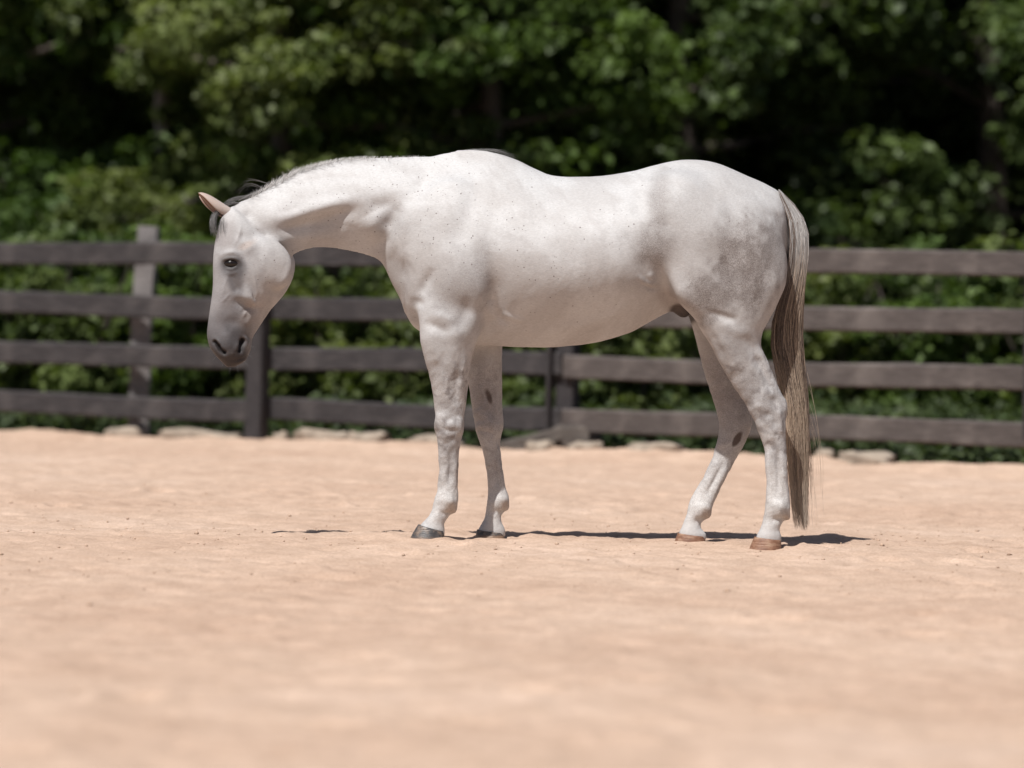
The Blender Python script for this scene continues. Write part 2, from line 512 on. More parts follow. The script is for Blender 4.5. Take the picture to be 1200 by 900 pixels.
G1 = ((.038, .062, .020), (.120, .158, .055)); G2 = ((.055, .082, .025), (.165, .205, .072)); G3 = ((.034, .056, .024), (.090, .120, .052))
TREES = [tree_meshes(21, 9.5, .9, 2.7, 600, 84, .125, G1, MAT_BARK), tree_meshes(22, 8.0, .7, 2.4, 470, 84, .115, G2, MAT_BARK), tree_meshes(23, 11.0, 1.3, 3.0, 560, 84, .135, G3, MAT_BARK)]
SHRUBS = [shrub_meshes(31, 1.45, .75, 84, 60, .095, G2), shrub_meshes(32, 1.9, .85, 100, 60, .10, G1), shrub_meshes(33, 1.1, .70, 70, 60, .085, G2)]

def plant(name, meshes, names, x, y, sc, rz, label, cat, group):
    e = empty(name, (x, y, gz(x, y) - .02), rz); e.scale = (sc, sc, sc)
    for me_, nm in zip(meshes, names):
        o = bpy.data.objects.new(nm, me_); COL.objects.link(o); o.parent = e
    tag(e, label, cat, group)
    return e
R_ = random.Random(12)
def px_x(px, y): return (px - 600.0) / FPX * (y + 15)
tree_specs = [  # photograph column, world Y, mesh, scale
    (-60, 21.0, 0, 1.0), (90, 24.5, 2, 1.0), (335, 17.5, 1, .80), (452, 19.0, 1, .95), (560, 17.8, 1, .80), (690, 22.0, 1, 1.0), (800, 20.0, 0, .90),
    (905, 22.5, 2, .95), (1015, 26.0, 2, 1.05), (1150, 21.5, 0, 1.0), (1290, 24.0, 1, 1.1),
    (-120, 29.0, 2, 1.1), (20, 30.0, 0, 1.1), (160, 28.0, 2, 1.1), (270, 27.0, 0, 1.0), (390, 29.0, 2, 1.15), (510, 28.0, 0, 1.1), (620, 30.0, 2, 1.1), (740, 28.0, 0, 1.15),
    (850, 30.0, 2, 1.15), (960, 30.5, 0, 1.1), (1080, 31.0, 2, 1.2), (1210, 30.0, 0, 1.1), (1330, 31.0, 2, 1.1)]
kindword = {0: 'mid green broadleaf tree', 1: 'bright green low branched tree', 2: 'dark green tall tree'}
def order_word(px):
    if px < 150: return 'beyond the left end of the fence'
    if px < 420: return 'above the horse neck'
    if px < 640: return 'above the horse withers'
    if px < 860: return 'above the horse back'
    if px < 1000: return 'above the horse rump'
    return 'at the right edge behind the fence'
def unique(labels):
    out = []
    for i, l in enumerate(labels):
        k = [j for j, m in enumerate(labels) if m == l]
        if len(k) == 1: out.append(l)
        elif len(k) == 2: out.append(('left-hand ', 'right-hand ')[k.index(i)] + l)
        else: out.append(('leftmost ', 'second-from-left ', 'third-from-left ', 'fourth-from-left ')[k.index(i)] + l)
    return out
tree_specs.sort()
labs = unique(['%s %s %s' % (kindword[k], 'in the front row' if y < 26.5 else 'in the back row', order_word(px)) for px, y, k, sc in tree_specs])
for (px, y, k, sc), lab in zip(tree_specs, labs):
    plant('broadleaf_tree', TREES[k], ('trunk', 'crown'), px_x(px, y), y, sc, R_.uniform(0, 6.28), lab, 'tree', 'woodland trees behind the fence' if y < 26.5 else 'back row of the woodland')
shrub_specs = [(-40, 13.8, 1, 1.1), (70, 13.0, 0, 1.0), (140, 14.6, 1, 1.0), (228, 13.0, 0, 1.0), (300, 14.4, 1, .95), (352, 12.6, 2, 1.1), (420, 13.6, 0, 1.05), (480, 12.8, 2, 1.1), (545, 13.8, 1, .9),
    (615, 12.6, 2, .95), (690, 13.4, 0, .95), (752, 12.2, 2, 1.0), (820, 13.4, 1, .85), (885, 12.4, 2, 1.0), (955, 13.6, 0, .95), (1030, 14.6, 1, .95), (1110, 12.8, 0, 1.0), (1190, 13.6, 1, 1.0), (1270, 12.6, 0, 1.1)]
def shrub_place(px): return 'left of the horse head' if px < 250 else 'below the horse neck' if px < 490 else 'behind the forelegs' if px < 640 else 'below the horse belly' if px < 800 else 'behind the hind legs' if px < 960 else 'right of the tail'
labs = unique(['%s shrub behind the rails %s' % (('leafy yellow green', 'tall mid green', 'low bright green')[k], shrub_place(px)) for px, y, k, sc in shrub_specs])
for (px, y, k, sc), lab in zip(shrub_specs, labs):
    plant('shrub', SHRUBS[k], ('stem', 'foliage'), px_x(px, y), y, sc, R_.uniform(0, 6.28), lab, 'shrub', 'shrubs growing behind the fence')
# slender pale barked tree on the left
def pale_tree():
    r = np.random.default_rng(77)
    line = [((.05 * math.sin(z * .8), .05 * math.cos(z * .6), z), .080 - .006 * z + .012 * math.sin(z * 5.0)) for z in np.linspace(-.1, 9.5, 30)]
    segs = [line]; C = []; Rr = []
    for i in range(16):
        z = 3.6 + i * .38; az = i * 2.4; L = r.uniform(.9, 1.8)
        segs.append([((math.cos(az) * L * u, math.sin(az) * L * u, z + .45 * L * u), .03 * (1 - .8 * u) + .005) for u in (0, .5, 1)])
        for _ in range(9):
            u = r.uniform(.4, 1.1); C.append(np.array((math.cos(az) * L * u, math.sin(az) * L * u, z + .45 * L * u)) + r.normal(0, .25, 3)); Rr.append(r.uniform(.22, .42))
    for _ in range(26):
        z = r.uniform(1.2, 5.2); C.append(np.array((r.normal(0, .35), -.25 + r.normal(0, .2), z))); Rr.append(r.uniform(.12, .28))
    return limb_mesh('trunk', segs, MAT_PALEBARK), leaf_mesh('crown', np.array(C), np.array(Rr), 80, .11, G1, 77)
PT = pale_tree()
plant('slender_tree', PT, ('trunk', 'crown'), px_x(180, 19.0), 19.0, 1.0, .3, 'slender pale barked tree in front of the dark wood at left', 'tree', None)
# low undergrowth between the fence and the shrubs
r = np.random.default_rng(41)
NU = 1500
ux_ = r.uniform(-9, 9, NU); so = r.uniform(.35, 5.0, NU)
uyw = P1[1] + (so - (ux_ - P1[0]) * FN[0]) / FN[1]
hz_ = np.minimum(.06 + .10 * so, .34) * r.uniform(.3, 1.0, NU)
UC = np.stack((ux_, uyw, ground_z(ux_, uyw) + hz_), 1)
ug = link('undergrowth', leaf_mesh('undergrowth', UC, r.uniform(.10, .22, NU), 34, .075, G3, 43), MAT_LEAF)
tag(ug, 'low dark green undergrowth between the fence and the shrubs', 'undergrowth', kind='stuff')
# loose clods and grit on the sand
r = np.random.default_rng(3)
NCl = 4200
cx = r.uniform(-3.2, 3.2, NCl); cy = np.where(r.random(NCl) < .75, r.normal(0, 2.4, NCl), r.uniform(-6.5, 9.2, NCl)); cs = r.gamma(1.5, .0013, NCl) + .0010
ok = (fence_side(cx, cy) < -.1); cx, cy, cs = cx[ok], cy[ok], cs[ok]
cz = ground_z(cx, cy)
base_v = np.array([(1, 0, 0), (-1, 0, 0), (0, 1, 0), (0, -1, 0), (0, 0, .8), (0, 0, -.8)], float)
base_f = np.array([(0, 2, 4), (2, 1, 4), (1, 3, 4), (3, 0, 4), (2, 0, 5), (1, 2, 5), (3, 1, 5), (0, 3, 5)])
VV = base_v[None] * (1 + .35 * r.normal(0, 1, (len(cx), 6, 1))) * cs[:, None, None] + np.stack((cx, cy, cz + cs * .25), 1)[:, None, :]
FF = (base_f[None] + (np.arange(len(cx)) * 6)[:, None, None]).reshape(-1, 3)
nt = NT('clod'); cn = nt.noise(2.3, 2, .5, nt.coords())
MAT_CLOD = nt.set(Base_Color=nt.ramp(cn, [(.25, (.20, .125, .085)), (.42, (.42, .29, .21)), (.7, (.50, .36, .27))]), Roughness=.95)
clods = link('sand_clods', np_mesh('sand_clods', VV.reshape(-1, 3), FF, smooth=False), MAT_CLOD)
tag(clods, 'small clods and grit scattered over the arena sand', 'clods', kind='stuff')
# ================================================================== the horse
horse = empty('horse', (0.1, 0.0, 0.0))
tag(horse, 'light grey horse standing in profile on the sand with its head lowered', 'horse')
HOFF = np.array((0.1, 0.0, 0.0))

GS = 0.0072
GX = np.arange(-1.32, 1.22, GS); GY = np.arange(-0.40, 0.40, GS); GZ = np.arange(-0.03, 1.66, GS)
FIELD = np.full((len(GX), len(GY), len(GZ)), 9.0, np.float32)

def dense(st, per=10):
    """Catmull-Rom through station rows"""
    st = np.asarray(st, float); n = len(st); out = []
    for i in range(n - 1):
        p0 = st[max(i - 1, 0)]; p1 = st[i]; p2 = st[i + 1]; p3 = st[min(i + 2, n - 1)]
        for k in range(per):
            t = k / per
            out.append(0.5 * (2 * p1 + (p2 - p0) * t + (2 * p0 - 5 * p1 + 4 * p2 - p3) * t * t + (3 * p1 - p0 - 3 * p2 + p3) * t ** 3))
    out.append(st[-1])
    return np.array(out)

def loft(stations, k, cap=0.03, p=2.0, rot=0.0, et=0.0, eb=0.0, cap0=None):
    """stations: (ax,ay, bx,by, halfwidth, y [, top narrowing, bottom narrowing]) with the two
    edge points of the profile; the solid is smooth-united (radius k) into FIELD"""
    rows = []
    for s in stations:
        ax, ay, bx, by, hw, yo = s[:6]
        e1 = s[6] if len(s) > 6 else et; e2 = s[7] if len(s) > 7 else eb
        A = at(ax, ay, yo); B = at(bx, by, yo)
        rows.append((A[0], A[2], B[0], B[2], hw, yo, e1, e2))
    D = dense(rows)
    C = (D[:, 0:2] + D[:, 2:4]) / 2; H = (D[:, 0:2] - D[:, 2:4]) / 2
    ha = np.linalg.norm(H, axis=1); a = H / ha[:, None]
    hw, yo, e1, e2 = D[:, 4], D[:, 5], D[:, 6], D[:, 7]
    if rot:
        ha = np.sqrt(np.maximum((ha ** 2 - (hw * math.sin(rot)) ** 2), (0.4 * ha) ** 2)) / math.cos(rot)
    R = max(ha.max(), hw.max())
    m = k + 0.09
    lo = (C - ha[:, None] * np.abs(a) - 0.03).min(0) - m; hi = (C + ha[:, None] * np.abs(a) + 0.03).max(0) + m
    i0, i1 = np.searchsorted(GX, lo[0]), np.searchsorted(GX, hi[0])
    j0, j1 = np.searchsorted(GZ, lo[1]), np.searchsorted(GZ, hi[1])
    y0, y1 = (yo - hw * 1.3).min() - m - (0.06 if rot else 0), (yo + hw * 1.3).max() + m + (0.06 if rot else 0)
    l0, l1 = np.searchsorted(GY, y0), np.searchsorted(GY, y1)
    X, Z = np.meshgrid(GX[i0:i1], GZ[j0:j1], indexing='ij')
    P = np.stack((X.ravel(), Z.ravel()), 1)
    nrm = np.stack((-a[:, 1], a[:, 0]), 1)
    tang = np.gradient(C, axis=0)
    sg = np.sign((nrm * tang).sum(1)); nrm *= sg[:, None]
    n = len(C)
    best = np.full(len(P), 1e9); bi = np.zeros(len(P), int)
    for i in range(n):
        d = P - C[i]
        g = np.abs(d @ nrm[i]); s = np.abs(d @ a[i])
        c = g + np.maximum(0, s - 1.35 * ha[i]) * 0.8
        u = c < best
        best[u] = c[u]; bi[u] = i
    # refine between neighbours
    d = P - C[bi]; g = (d * nrm[bi]).sum(1)
    nb = np.clip(bi + np.where(g > 0, 1, -1), 0, n - 1)
    g2 = ((P - C[nb]) * nrm[nb]).sum(1)
    den = g - g2
    f = np.where((nb != bi) & (g * g2 < 0), g / np.where(np.abs(den) < 1e-9, 1, den), 0.0)
    f = np.clip(f, 0, 1)
    def it(v): return v[bi] * (1 - f) + v[nb] * f if v.ndim == 1 else v[bi] * (1 - f[:, None]) + v[nb] * f[:, None]
    c = it(C); aa = it(a); aa /= np.linalg.norm(aa, axis=1)[:, None]
    S = ((P - c) * aa).sum(1); HA = it(ha); HW = it(hw); YO = it(yo); E1 = it(e1); E2 = it(e2)
    over = np.where((bi == 0) & (g < 0), -g * (cap / (cap0 or cap)), np.where((bi == n - 1) & (g > 0), g, 0.0))
    over = np.where((over == 0) & (g * g2 >= 0) & (nb != bi) & (rot != 0), np.maximum(np.abs(g) - 0.006, 0), over)
    sh = (i1 - i0, 1, j1 - j0)
    S, HA, HW, YO, E1, E2, over = [v.reshape(sh).astype(np.float32) for v in (S, HA, HW, YO, E1, E2, over)]
    Y = GY[l0:l1].reshape(1, -1, 1).astype(np.float32) - YO
    if rot:
        cs, sn = math.cos(rot), math.sin(rot)
        S, Y = S * cs - Y * sn, S * sn + Y * cs
    s = S / HA
    fac = np.clip(1 - E1 * np.clip(s, 0, 1.2) ** 2 - E2 * np.clip(-s, 0, 1.2) ** 2, 0.15, 2.0)
    w = Y / (HW * fac); o = over / cap
    s2, w2 = s * s, w * w
    if p == 2.0:
        k0 = np.sqrt(s2 + w2 + o * o)
    else:
        k0 = ((s2 ** (p / 2) + o * o) + w2 ** (p / 2)) ** (1 / p)
    k1 = np.sqrt(s2 / HA ** 2 + w2 / (HW * fac) ** 2 + (o / cap) ** 2) + 1e-6
    dd = np.where(k0 < 0.15, -np.minimum(HA, HW) * 0.85, k0 * (k0 - 1) / k1)
    sub = FIELD[i0:i1, l0:l1, j0:j1]
    hh = np.maximum(k - np.abs(sub - dd), 0) / k
    FIELD[i0:i1, l0:l1, j0:j1] = np.minimum(sub, dd) - hh * hh * k * 0.25

def blob(px, py, y, rx, ry, rz, k, ang=0.0, sub=False):
    """ellipsoid united with (or cut from) FIELD; ang turns it in the side view"""
    c = at(px, py, y); R = max(rx, ry, rz) * 1.5 + k + 0.04
    i0, i1 = np.searchsorted(GX, c[0] - R), np.searchsorted(GX, c[0] + R)
    l0, l1 = np.searchsorted(GY, c[1] - R), np.searchsorted(GY, c[1] + R)
    j0, j1 = np.searchsorted(GZ, c[2] - R), np.searchsorted(GZ, c[2] + R)
    X, Y, Z = np.meshgrid(GX[i0:i1] - c[0], GY[l0:l1] - c[1], GZ[j0:j1] - c[2], indexing='ij')
    ca, sa = math.cos(ang), math.sin(ang)
    X, Z = X * ca + Z * sa, -X * sa + Z * ca
    k0 = np.sqrt((X / rx) ** 2 + (Y / ry) ** 2 + (Z / rz) ** 2)
    k1 = np.sqrt((X / rx ** 2) ** 2 + (Y / ry ** 2) ** 2 + (Z / rz ** 2) ** 2) + 1e-6
    dd = k0 * (k0 - 1) / k1
    F = FIELD[i0:i1, l0:l1, j0:j1]
    if sub:
        dd = -dd
        hh = np.maximum(k - np.abs(F - dd), 0) / k
        F[...] = np.maximum(F, dd) + hh * hh * k * 0.25
    else:
        hh = np.maximum(k - np.abs(F - dd), 0) / k
        F[...] = np.minimum(F, dd) - hh * hh * k * 0.25

# --- trunk (top edge, bottom edge, half width)
loft([
    (474, 268, 476, 368, .09, 0, .2, .1),
    (485, 240, 485, 383, .150, 0, .3, .1),
    (508, 191, 508, 396, .20, 0, .58, .1),
    (535, 179.5, 535, 402, .225, 0, .66, .15),
    (560, 177.5, 560, 404, .24, 0, .68, .2),
    (583, 179.8, 582, 405.5, .255, 0, .66, .42),
    (606, 187.5, 603, 406.5, .27, 0, .58, .42),
    (628, 198.2, 625, 407, .285, 0, .48, .42),
    (652, 206.3, 648, 406.8, .297, 0, .36, .42),
    (700, 206.5, 695, 402, .305, 0, .30, .42),
    (740, 200.8, 735, 391, .30, 0, .32, .42),
    (760, 195.5, 755, 381, .292, 0, .35, .42),
    (781, 190.3, 775, 370, .287, 0, .40, .42),
    (801, 187.3, 795, 362, .285, 0, .44, .15),
    (824, 188.0, 816, 366, .285, 0, .46, .15),
    (845, 192.8, 836, 372, .278, 0, .46, .15),
    (873, 205, 862, 376, .262, 0, .48, .15),
    (898, 216, 884, 372, .225, 0, .50, .2),
    (915, 227, 902, 358, .17, 0, .50, .3),
    (922, 242, 911, 338, .11, 0, .40, .3),
    (924.5, 262, 919, 318, .06, 0, .40, .3),
], 0.03, cap=0.02, p=2.15)

# --- neck
loft([
    (590, 240, 540, 365, .09, 0, .5, .10),
    (548, 198, 500, 362, .13, 0, .62, .10),
    (512, 184.5, 466, 340, .142, 0, .60, .25),
    (480, 183.8, 447, 308, .128, 0, .55, .60),
    (450, 185, 428, 298.5, .114, 0, .52, .74),
    (419, 186, 405, 293.5, .102, 0, .50, .78),
    (388, 190.5, 386, 290.5, .094, 0, .50, .78),
    (352, 201.5, 368, 290.5, .088, 0, .48, .76),
    (322, 217, 352, 294.5, .084, 0, .45, .66),
    (299, 229, 340, 300, .080, -.004, .40, .5),
    (282, 238, 328, 300, .070, -.008, .3, .3),
], 0.05, cap=0.03, cap0=0.08)

# --- head, turned a little towards the viewer
HR = math.radians(24)
loft([
    (272, 243, 322, 288, .066, -.012),
    (262, 253, 334, 292, .078, -.018),
    (256.5, 270, 343, 300, .088, -.028),
    (252.5, 290, 345.5, 311, .094, -.038),
    (251.0, 311, 342.5, 327, .092, -.050),
    (250.8, 335, 332.5, 345.5, .076, -.064),
    (248, 356.5, 318, 362, .062, -.078),
    (245, 376, 305, 381, .054, -.090),
    (243.3, 392, 296, 396, .052, -.100),
    (246.0, 405, 294.3, 407, .050, -.106),
    (252, 415, 291.5, 416, .044, -.110),
    (259, 423, 287, 423.5, .033, -.112),
    (264, 427.5, 280, 427, .020, -.113),
], 0.022, cap=0.009, p=2.2, rot=HR, eb=.50)
# cheek
blob(313, 306, -.094, .105, .045, .088, 0.03, ang=math.radians(-35))
blob(328, 326, -.080, .04, .035, .04, 0.03)
blob(285, 248, -.010, .045, .045, .03, 0.03, ang=math.radians(25))
blob(268, 426.0, -.116, .014, .018, .010, 0.012)

# --- near foreleg
loft([
    (505, 285, 570, 300, .045, -.085),
    (494, 325, 572, 338, .070, -.112),
    (489.5, 357, 568, 367, .082, -.130),
    (491.5, 380, 562, 392, .082, -.140),
    (493, 402, 556, 408, .073, -.138),
    (499.6, 428, 551, 431, .062, -.132),
    (506, 453.8, 548, 457, .052, -.126),
    (509, 476, 545, 480, .045, -.122),
    (510.6, 491, 543.5, 494, .044, -.120),
    (510.6, 505, 542.3, 506, .044, -.120),
    (513, 518, 539.6, 519, .039, -.118),
    (514, 531, 537.6, 531, .031, -.116),
    (514.2, 552, 536.6, 552, .0265, -.114),
    (512.8, 570, 536.6, 570, .0275, -.112),
    (509.2, 586, 537.2, 585, .034, -.110),
    (506, 597, 534.5, 597, .034, -.110),
    (501, 606, 525.5, 606, .031, -.110),
    (495.5, 612, 520.5, 614, .033, -.110),
    (491, 618, 521, 621, .038, -.110),
    (490, 626, 521, 628, .036, -.110),
], 0.035, cap=0.012, cap0=0.06)
# --- far foreleg
loft([
    (540, 320, 592, 320, .05, .085),
    (541, 358, 591, 358, .07, .105),
    (545, 395, 589, 397, .07, .118),
    (547, 425, 588.5, 425, .062, .118),
    (549.5, 453.8, 588.3, 455, .053, .116),
    (553.5, 479.5, 589, 480, .046, .114),
    (556, 493, 589.6, 492, .045, .112),
    (558.6, 506, 588.3, 503, .044, .112),
    (562.5, 520, 586, 517, .037, .112),
    (567, 534, 586.8, 533, .030, .112),
    (570.3, 553.6, 589.8, 555, .0265, .112),
    (571.4, 573, 592.6, 571, .0275, .112),
    (570.8, 588, 596.6, 584, .034, .112),
    (569.5, 600, 594.5, 595, .034, .112),
    (567, 609, 588, 604, .030, .112),
    (563, 616, 588.5, 612, .034, .112),
    (560, 622, 592, 621, .038, .112),
    (560, 628, 592, 628, .036, .112),
], 0.03, cap=0.012, cap0=0.06)
# --- near hind leg
loft([
    (812, 245, 905, 255, .06, -.100),
    (790, 285, 920, 292, .098, -.140),
    (784, 322, 921.5, 327, .113, -.160),
    (795, 349, 913, 351, .110, -.166),
    (811.5, 370, 902, 374, .098, -.172),
    (822, 388, 894, 389, .086, -.176),
    (832, 403, 892, 405, .074, -.178),
    (842.6, 424, 899.0, 421, .060, -.180),
    (857, 449, 908.0, 443, .049, -.182),
    (872, 471, 917.2, 463, .045, -.184),
    (880.5, 487, 921.6, 477, .046, -.186),
    (887.5, 503, 921.4, 493, .045, -.188),
    (892.2, 515, 920.8, 508, .040, -.190),
    (895.2, 527, 921.6, 524, .033, -.192),
    (897.5, 552.5, 923, 552.5, .0285, -.196),
    (898, 574.5, 924.3, 574.5, .030, -.198),
    (897, 590, 926.0, 590, .036, -.200),
    (896, 602, 924.5, 603, .036, -.200),
    (893.5, 611, 917.5, 612, .032, -.200),
    (890.5, 620, 913.5, 620, .033, -.200),
    (886.5, 628, 915.5, 628, .038, -.200),
    (885, 636, 915.5, 636, .037, -.200),
], 0.035, cap=0.012, cap0=0.06)
# --- far hind leg
loft([
    (805, 290, 895, 300, .06, .105),
    (797, 340, 885, 350, .095, .135),
    (809, 376, 876, 385, .086, .130),
    (815.5, 398.6, 874, 402, .074, .126),
    (824, 431.6, 872, 428, .058, .120),
    (833.4, 461, 876, 455, .048, .114),
    (839, 479, 881, 476, .046, .110),
    (842.6, 497.6, 881.5, 497, .046, .106),
    (840.6, 514, 875.5, 514.5, .042, .102),
    (836, 532, 865.2, 533, .034, .098),
    (825.5, 556, 851.2, 559, .029, .092),
    (814.6, 576, 841.0, 580, .030, .088),
    (807.3, 590, 835.3, 593, .036, .084),
    (805, 601, 832.0, 604, .036, .082),
    (801.5, 611, 822.4, 612, .031, .080),
    (798.6, 618, 822.0, 619, .034, .080),
    (795.5, 625, 827.5, 626, .038, .080),
    (796, 631, 827.5, 632, .036, .080),
], 0.03, cap=0.012, cap0=0.06)
# ergots and the tufts behind the fetlocks
for ex, ey, ez in ((531.5, 597.0, -.110), (592.8, 593.5, .112), (923.0, 605.5, -.200), (829.0, 602.5, .082)):
    blob(ex, ey, ez, .010, .014, .016, 0.014, ang=math.radians(20))
# sheath under the groin
blob(799, 364, -.02, .034, .035, .026, 0.03, ang=math.radians(-35))
# point of the hock, knee
blob(917, 476, -.184, .014, .022, .03, 0.02)
blob(526, 499, -.122, .055, .046, .045, 0.02)
blob(573, 499, .113, .052, .046, .045, 0.02)
blob(902, 483, -.186, .06, .046, .05, 0.02, ang=math.radians(-55))
# shoulder, upper arm and stifle muscle masses on both sides
for sg in (-1, 1):
    blob(512, 268, sg * .125, .11, .055, .20, 0.06, ang=math.radians(-24))
    blob(540, 318, sg * .175, .095, .065, .13, 0.06, ang=math.radians(30))
    blob(815, 322, sg * .195, .10, .075, .14, 0.06, ang=math.radians(20))
    blob(880, 300, sg * .165, .10, .085, .20, 0.06, ang=math.radians(8))
    blob(792, 240, sg * .15, .10, .09, .11, 0.08)

def surface_nets(Fd, gx, gy, gz):
    ins = Fd < 0
    nx, ny, nz = Fd.shape
    cnt = np.zeros((nx - 1, ny - 1, nz - 1), np.int8)
    for dx in (0, 1):
        for dy in (0, 1):
            for dz in (0, 1):
                cnt += ins[dx:nx - 1 + dx, dy:ny - 1 + dy, dz:nz - 1 + dz]
    act = (cnt > 0) & (cnt < 8)
    I = np.argwhere(act)
    idx = np.full(act.shape, -1, np.int32); idx[act] = np.arange(len(I))
    acc = np.zeros((len(I), 3)); num = np.zeros(len(I))
    corners = [(a, b, c) for a in (0, 1) for b in (0, 1) for c in (0, 1)]
    for ca in corners:
        for ax in range(3):
            if ca[ax]: continue
            cb = list(ca); cb[ax] = 1
            va = Fd[I[:, 0] + ca[0], I[:, 1] + ca[1], I[:, 2] + ca[2]]
            vb = Fd[I[:, 0] + cb[0], I[:, 1] + cb[1], I[:, 2] + cb[2]]
            cr = (va < 0) != (vb < 0)
            t = np.where(cr, va / np.where(cr, va - vb, 1), 0)
            pt = np.tile(np.array(ca, float), (len(I), 1)); pt[:, ax] = t
            acc[cr] += pt[cr]; num[cr] += 1
    P = I + acc / num[:, None]
    V = np.stack((gx[0] + P[:, 0] * GS, gy[0] + P[:, 1] * GS, gz[0] + P[:, 2] * GS), 1)
    faces = []
    for ax in range(3):
        sl_a = [slice(None)] * 3; sl_b = [slice(None)] * 3
        sl_a[ax] = slice(0, -1); sl_b[ax] = slice(1, None)
        A = ins[tuple(sl_a)]; B = ins[tuple(sl_b)]
        E = np.argwhere(A != B)
        u, v = (ax + 1) % 3, (ax + 2) % 3
        ok = (E[:, u] > 0) & (E[:, v] > 0) & (E[:, u] < Fd.shape[u] - 1) & (E[:, v] < Fd.shape[v] - 1)
        E = E[ok]
        flip = A[E[:, 0], E[:, 1], E[:, 2]]
        def cell(du, dv):
            c = E.copy(); c[:, u] -= du; c[:, v] -= dv
            return idx[c[:, 0], c[:, 1], c[:, 2]]
        q = np.stack((cell(1, 1), cell(0, 1), cell(0, 0), cell(1, 0)), 1)
        q[~flip] = q[~flip][:, ::-1]
        faces.append(q)
    return V, np.concatenate(faces)

BV, BF = surface_nets(FIELD, GX, GY, GZ)
del FIELD

def vnormals(V, F):
    a = V[F[:, 2]] - V[F[:, 0]]; b = V[F[:, 3]] - V[F[:, 1]]
    n = np.cross(a, b)
    N = np.zeros_like(V)
    for i in range(4):
        for c in range(3):
            N[:, c] += np.bincount(F[:, i], n[:, c], len(V))
    return N / (np.linalg.norm(N, axis=1)[:, None] + 1e-12)

def relax(V, F, it, w=0.5, mask=None):
    e = np.concatenate([F[:, [i, (i + 1) % 4]] for i in range(4)])
    deg = np.bincount(e[:, 0], minlength=len(V)) + np.bincount(e[:, 1], minlength=len(V))
    for _ in range(it):
        for lam in (w, -w * 1.04):
            S = np.zeros_like(V)
            for c in range(3):
                S[:, c] = np.bincount(e[:, 0], V[e[:, 1], c], len(V)) + np.bincount(e[:, 1], V[e[:, 0], c], len(V))
            d = S / deg[:, None] - V
            V = V + lam * (d if mask is None else d * mask[:, None])
    return V
BV = relax(BV, BF, 4)

# one Catmull-Clark subdivision so that the sculpting below has enough points
def subdivide(V, F):
    n = len(V); m = len(F)
    fp = V[F].mean(1)
    E = np.concatenate([F[:, [i, (i + 1) % 4]] for i in range(4)]).astype(np.int64)
    E.sort(axis=1)
    key, inv = np.unique(E[:, 0] * n + E[:, 1], return_inverse=True)
    e0, e1 = key // n, key % n; ne = len(key)
    cnt = np.bincount(inv, minlength=ne)
    fe = np.stack([np.bincount(inv, np.tile(fp[:, c], 4), ne) for c in range(3)], 1)
    mid = (V[e0] + V[e1]) / 2
    ep = (mid + fe / cnt[:, None]) / 2
    val = np.bincount(e0, minlength=n) + np.bincount(e1, minlength=n)
    R = np.stack([np.bincount(e0, mid[:, c], n) + np.bincount(e1, mid[:, c], n) for c in range(3)], 1) / val[:, None]
    fv = np.bincount(F.ravel(), minlength=n)
    Q = np.stack([np.bincount(F.ravel(), np.repeat(fp[:, c], 4), n) for c in range(3)], 1) / fv[:, None]
    k = val[:, None].astype(float)
    vp = (Q + 2 * R + (k - 3) * V) / k
    ids = inv.reshape(4, m).T + n                       # edge i runs from corner i to i+1
    f = np.arange(m) + n + ne
    quads = [np.stack((F[:, i], ids[:, i], f, ids[:, (i + 3) % 4]), 1) for i in range(4)]
    return np.concatenate((vp, ep, fp)), np.concatenate(quads)
BV, BF = subdivide(BV, BF)
# ---- sculpting: strokes are drawn in the side view and push the skin along its normal
def seg_dist(U, pts):
    """distance of points U to a polyline, and the signed side of the nearest segment"""
    pts = np.asarray(pts, float)
    if len(pts) == 1:
        d = np.linalg.norm(U - pts[0], axis=1); return d, d, np.zeros(len(U))
    best = np.full(len(U), 1e9); sd = np.zeros(len(U)); tt = np.zeros(len(U))
    n = len(pts) - 1
    for i in range(n):
        a, b = pts[i], pts[i + 1]; e = b - a; L = e @ e
        t = np.clip(((U - a) @ e) / L, 0, 1)
        q = U - (a + t[:, None] * e); d = np.linalg.norm(q, axis=1)
        s = np.sign(e[0] * q[:, 1] - e[1] * q[:, 0])
        u = d < best
        best[u] = d[u]; sd[u] = (d * s)[u]; tt[u] = (i + t[u]) / n
    return best, sd, tt

def curve_pts(pts, per=6):
    return dense(np.asarray(pts, float), per) if len(pts) > 2 else np.asarray(pts, float)

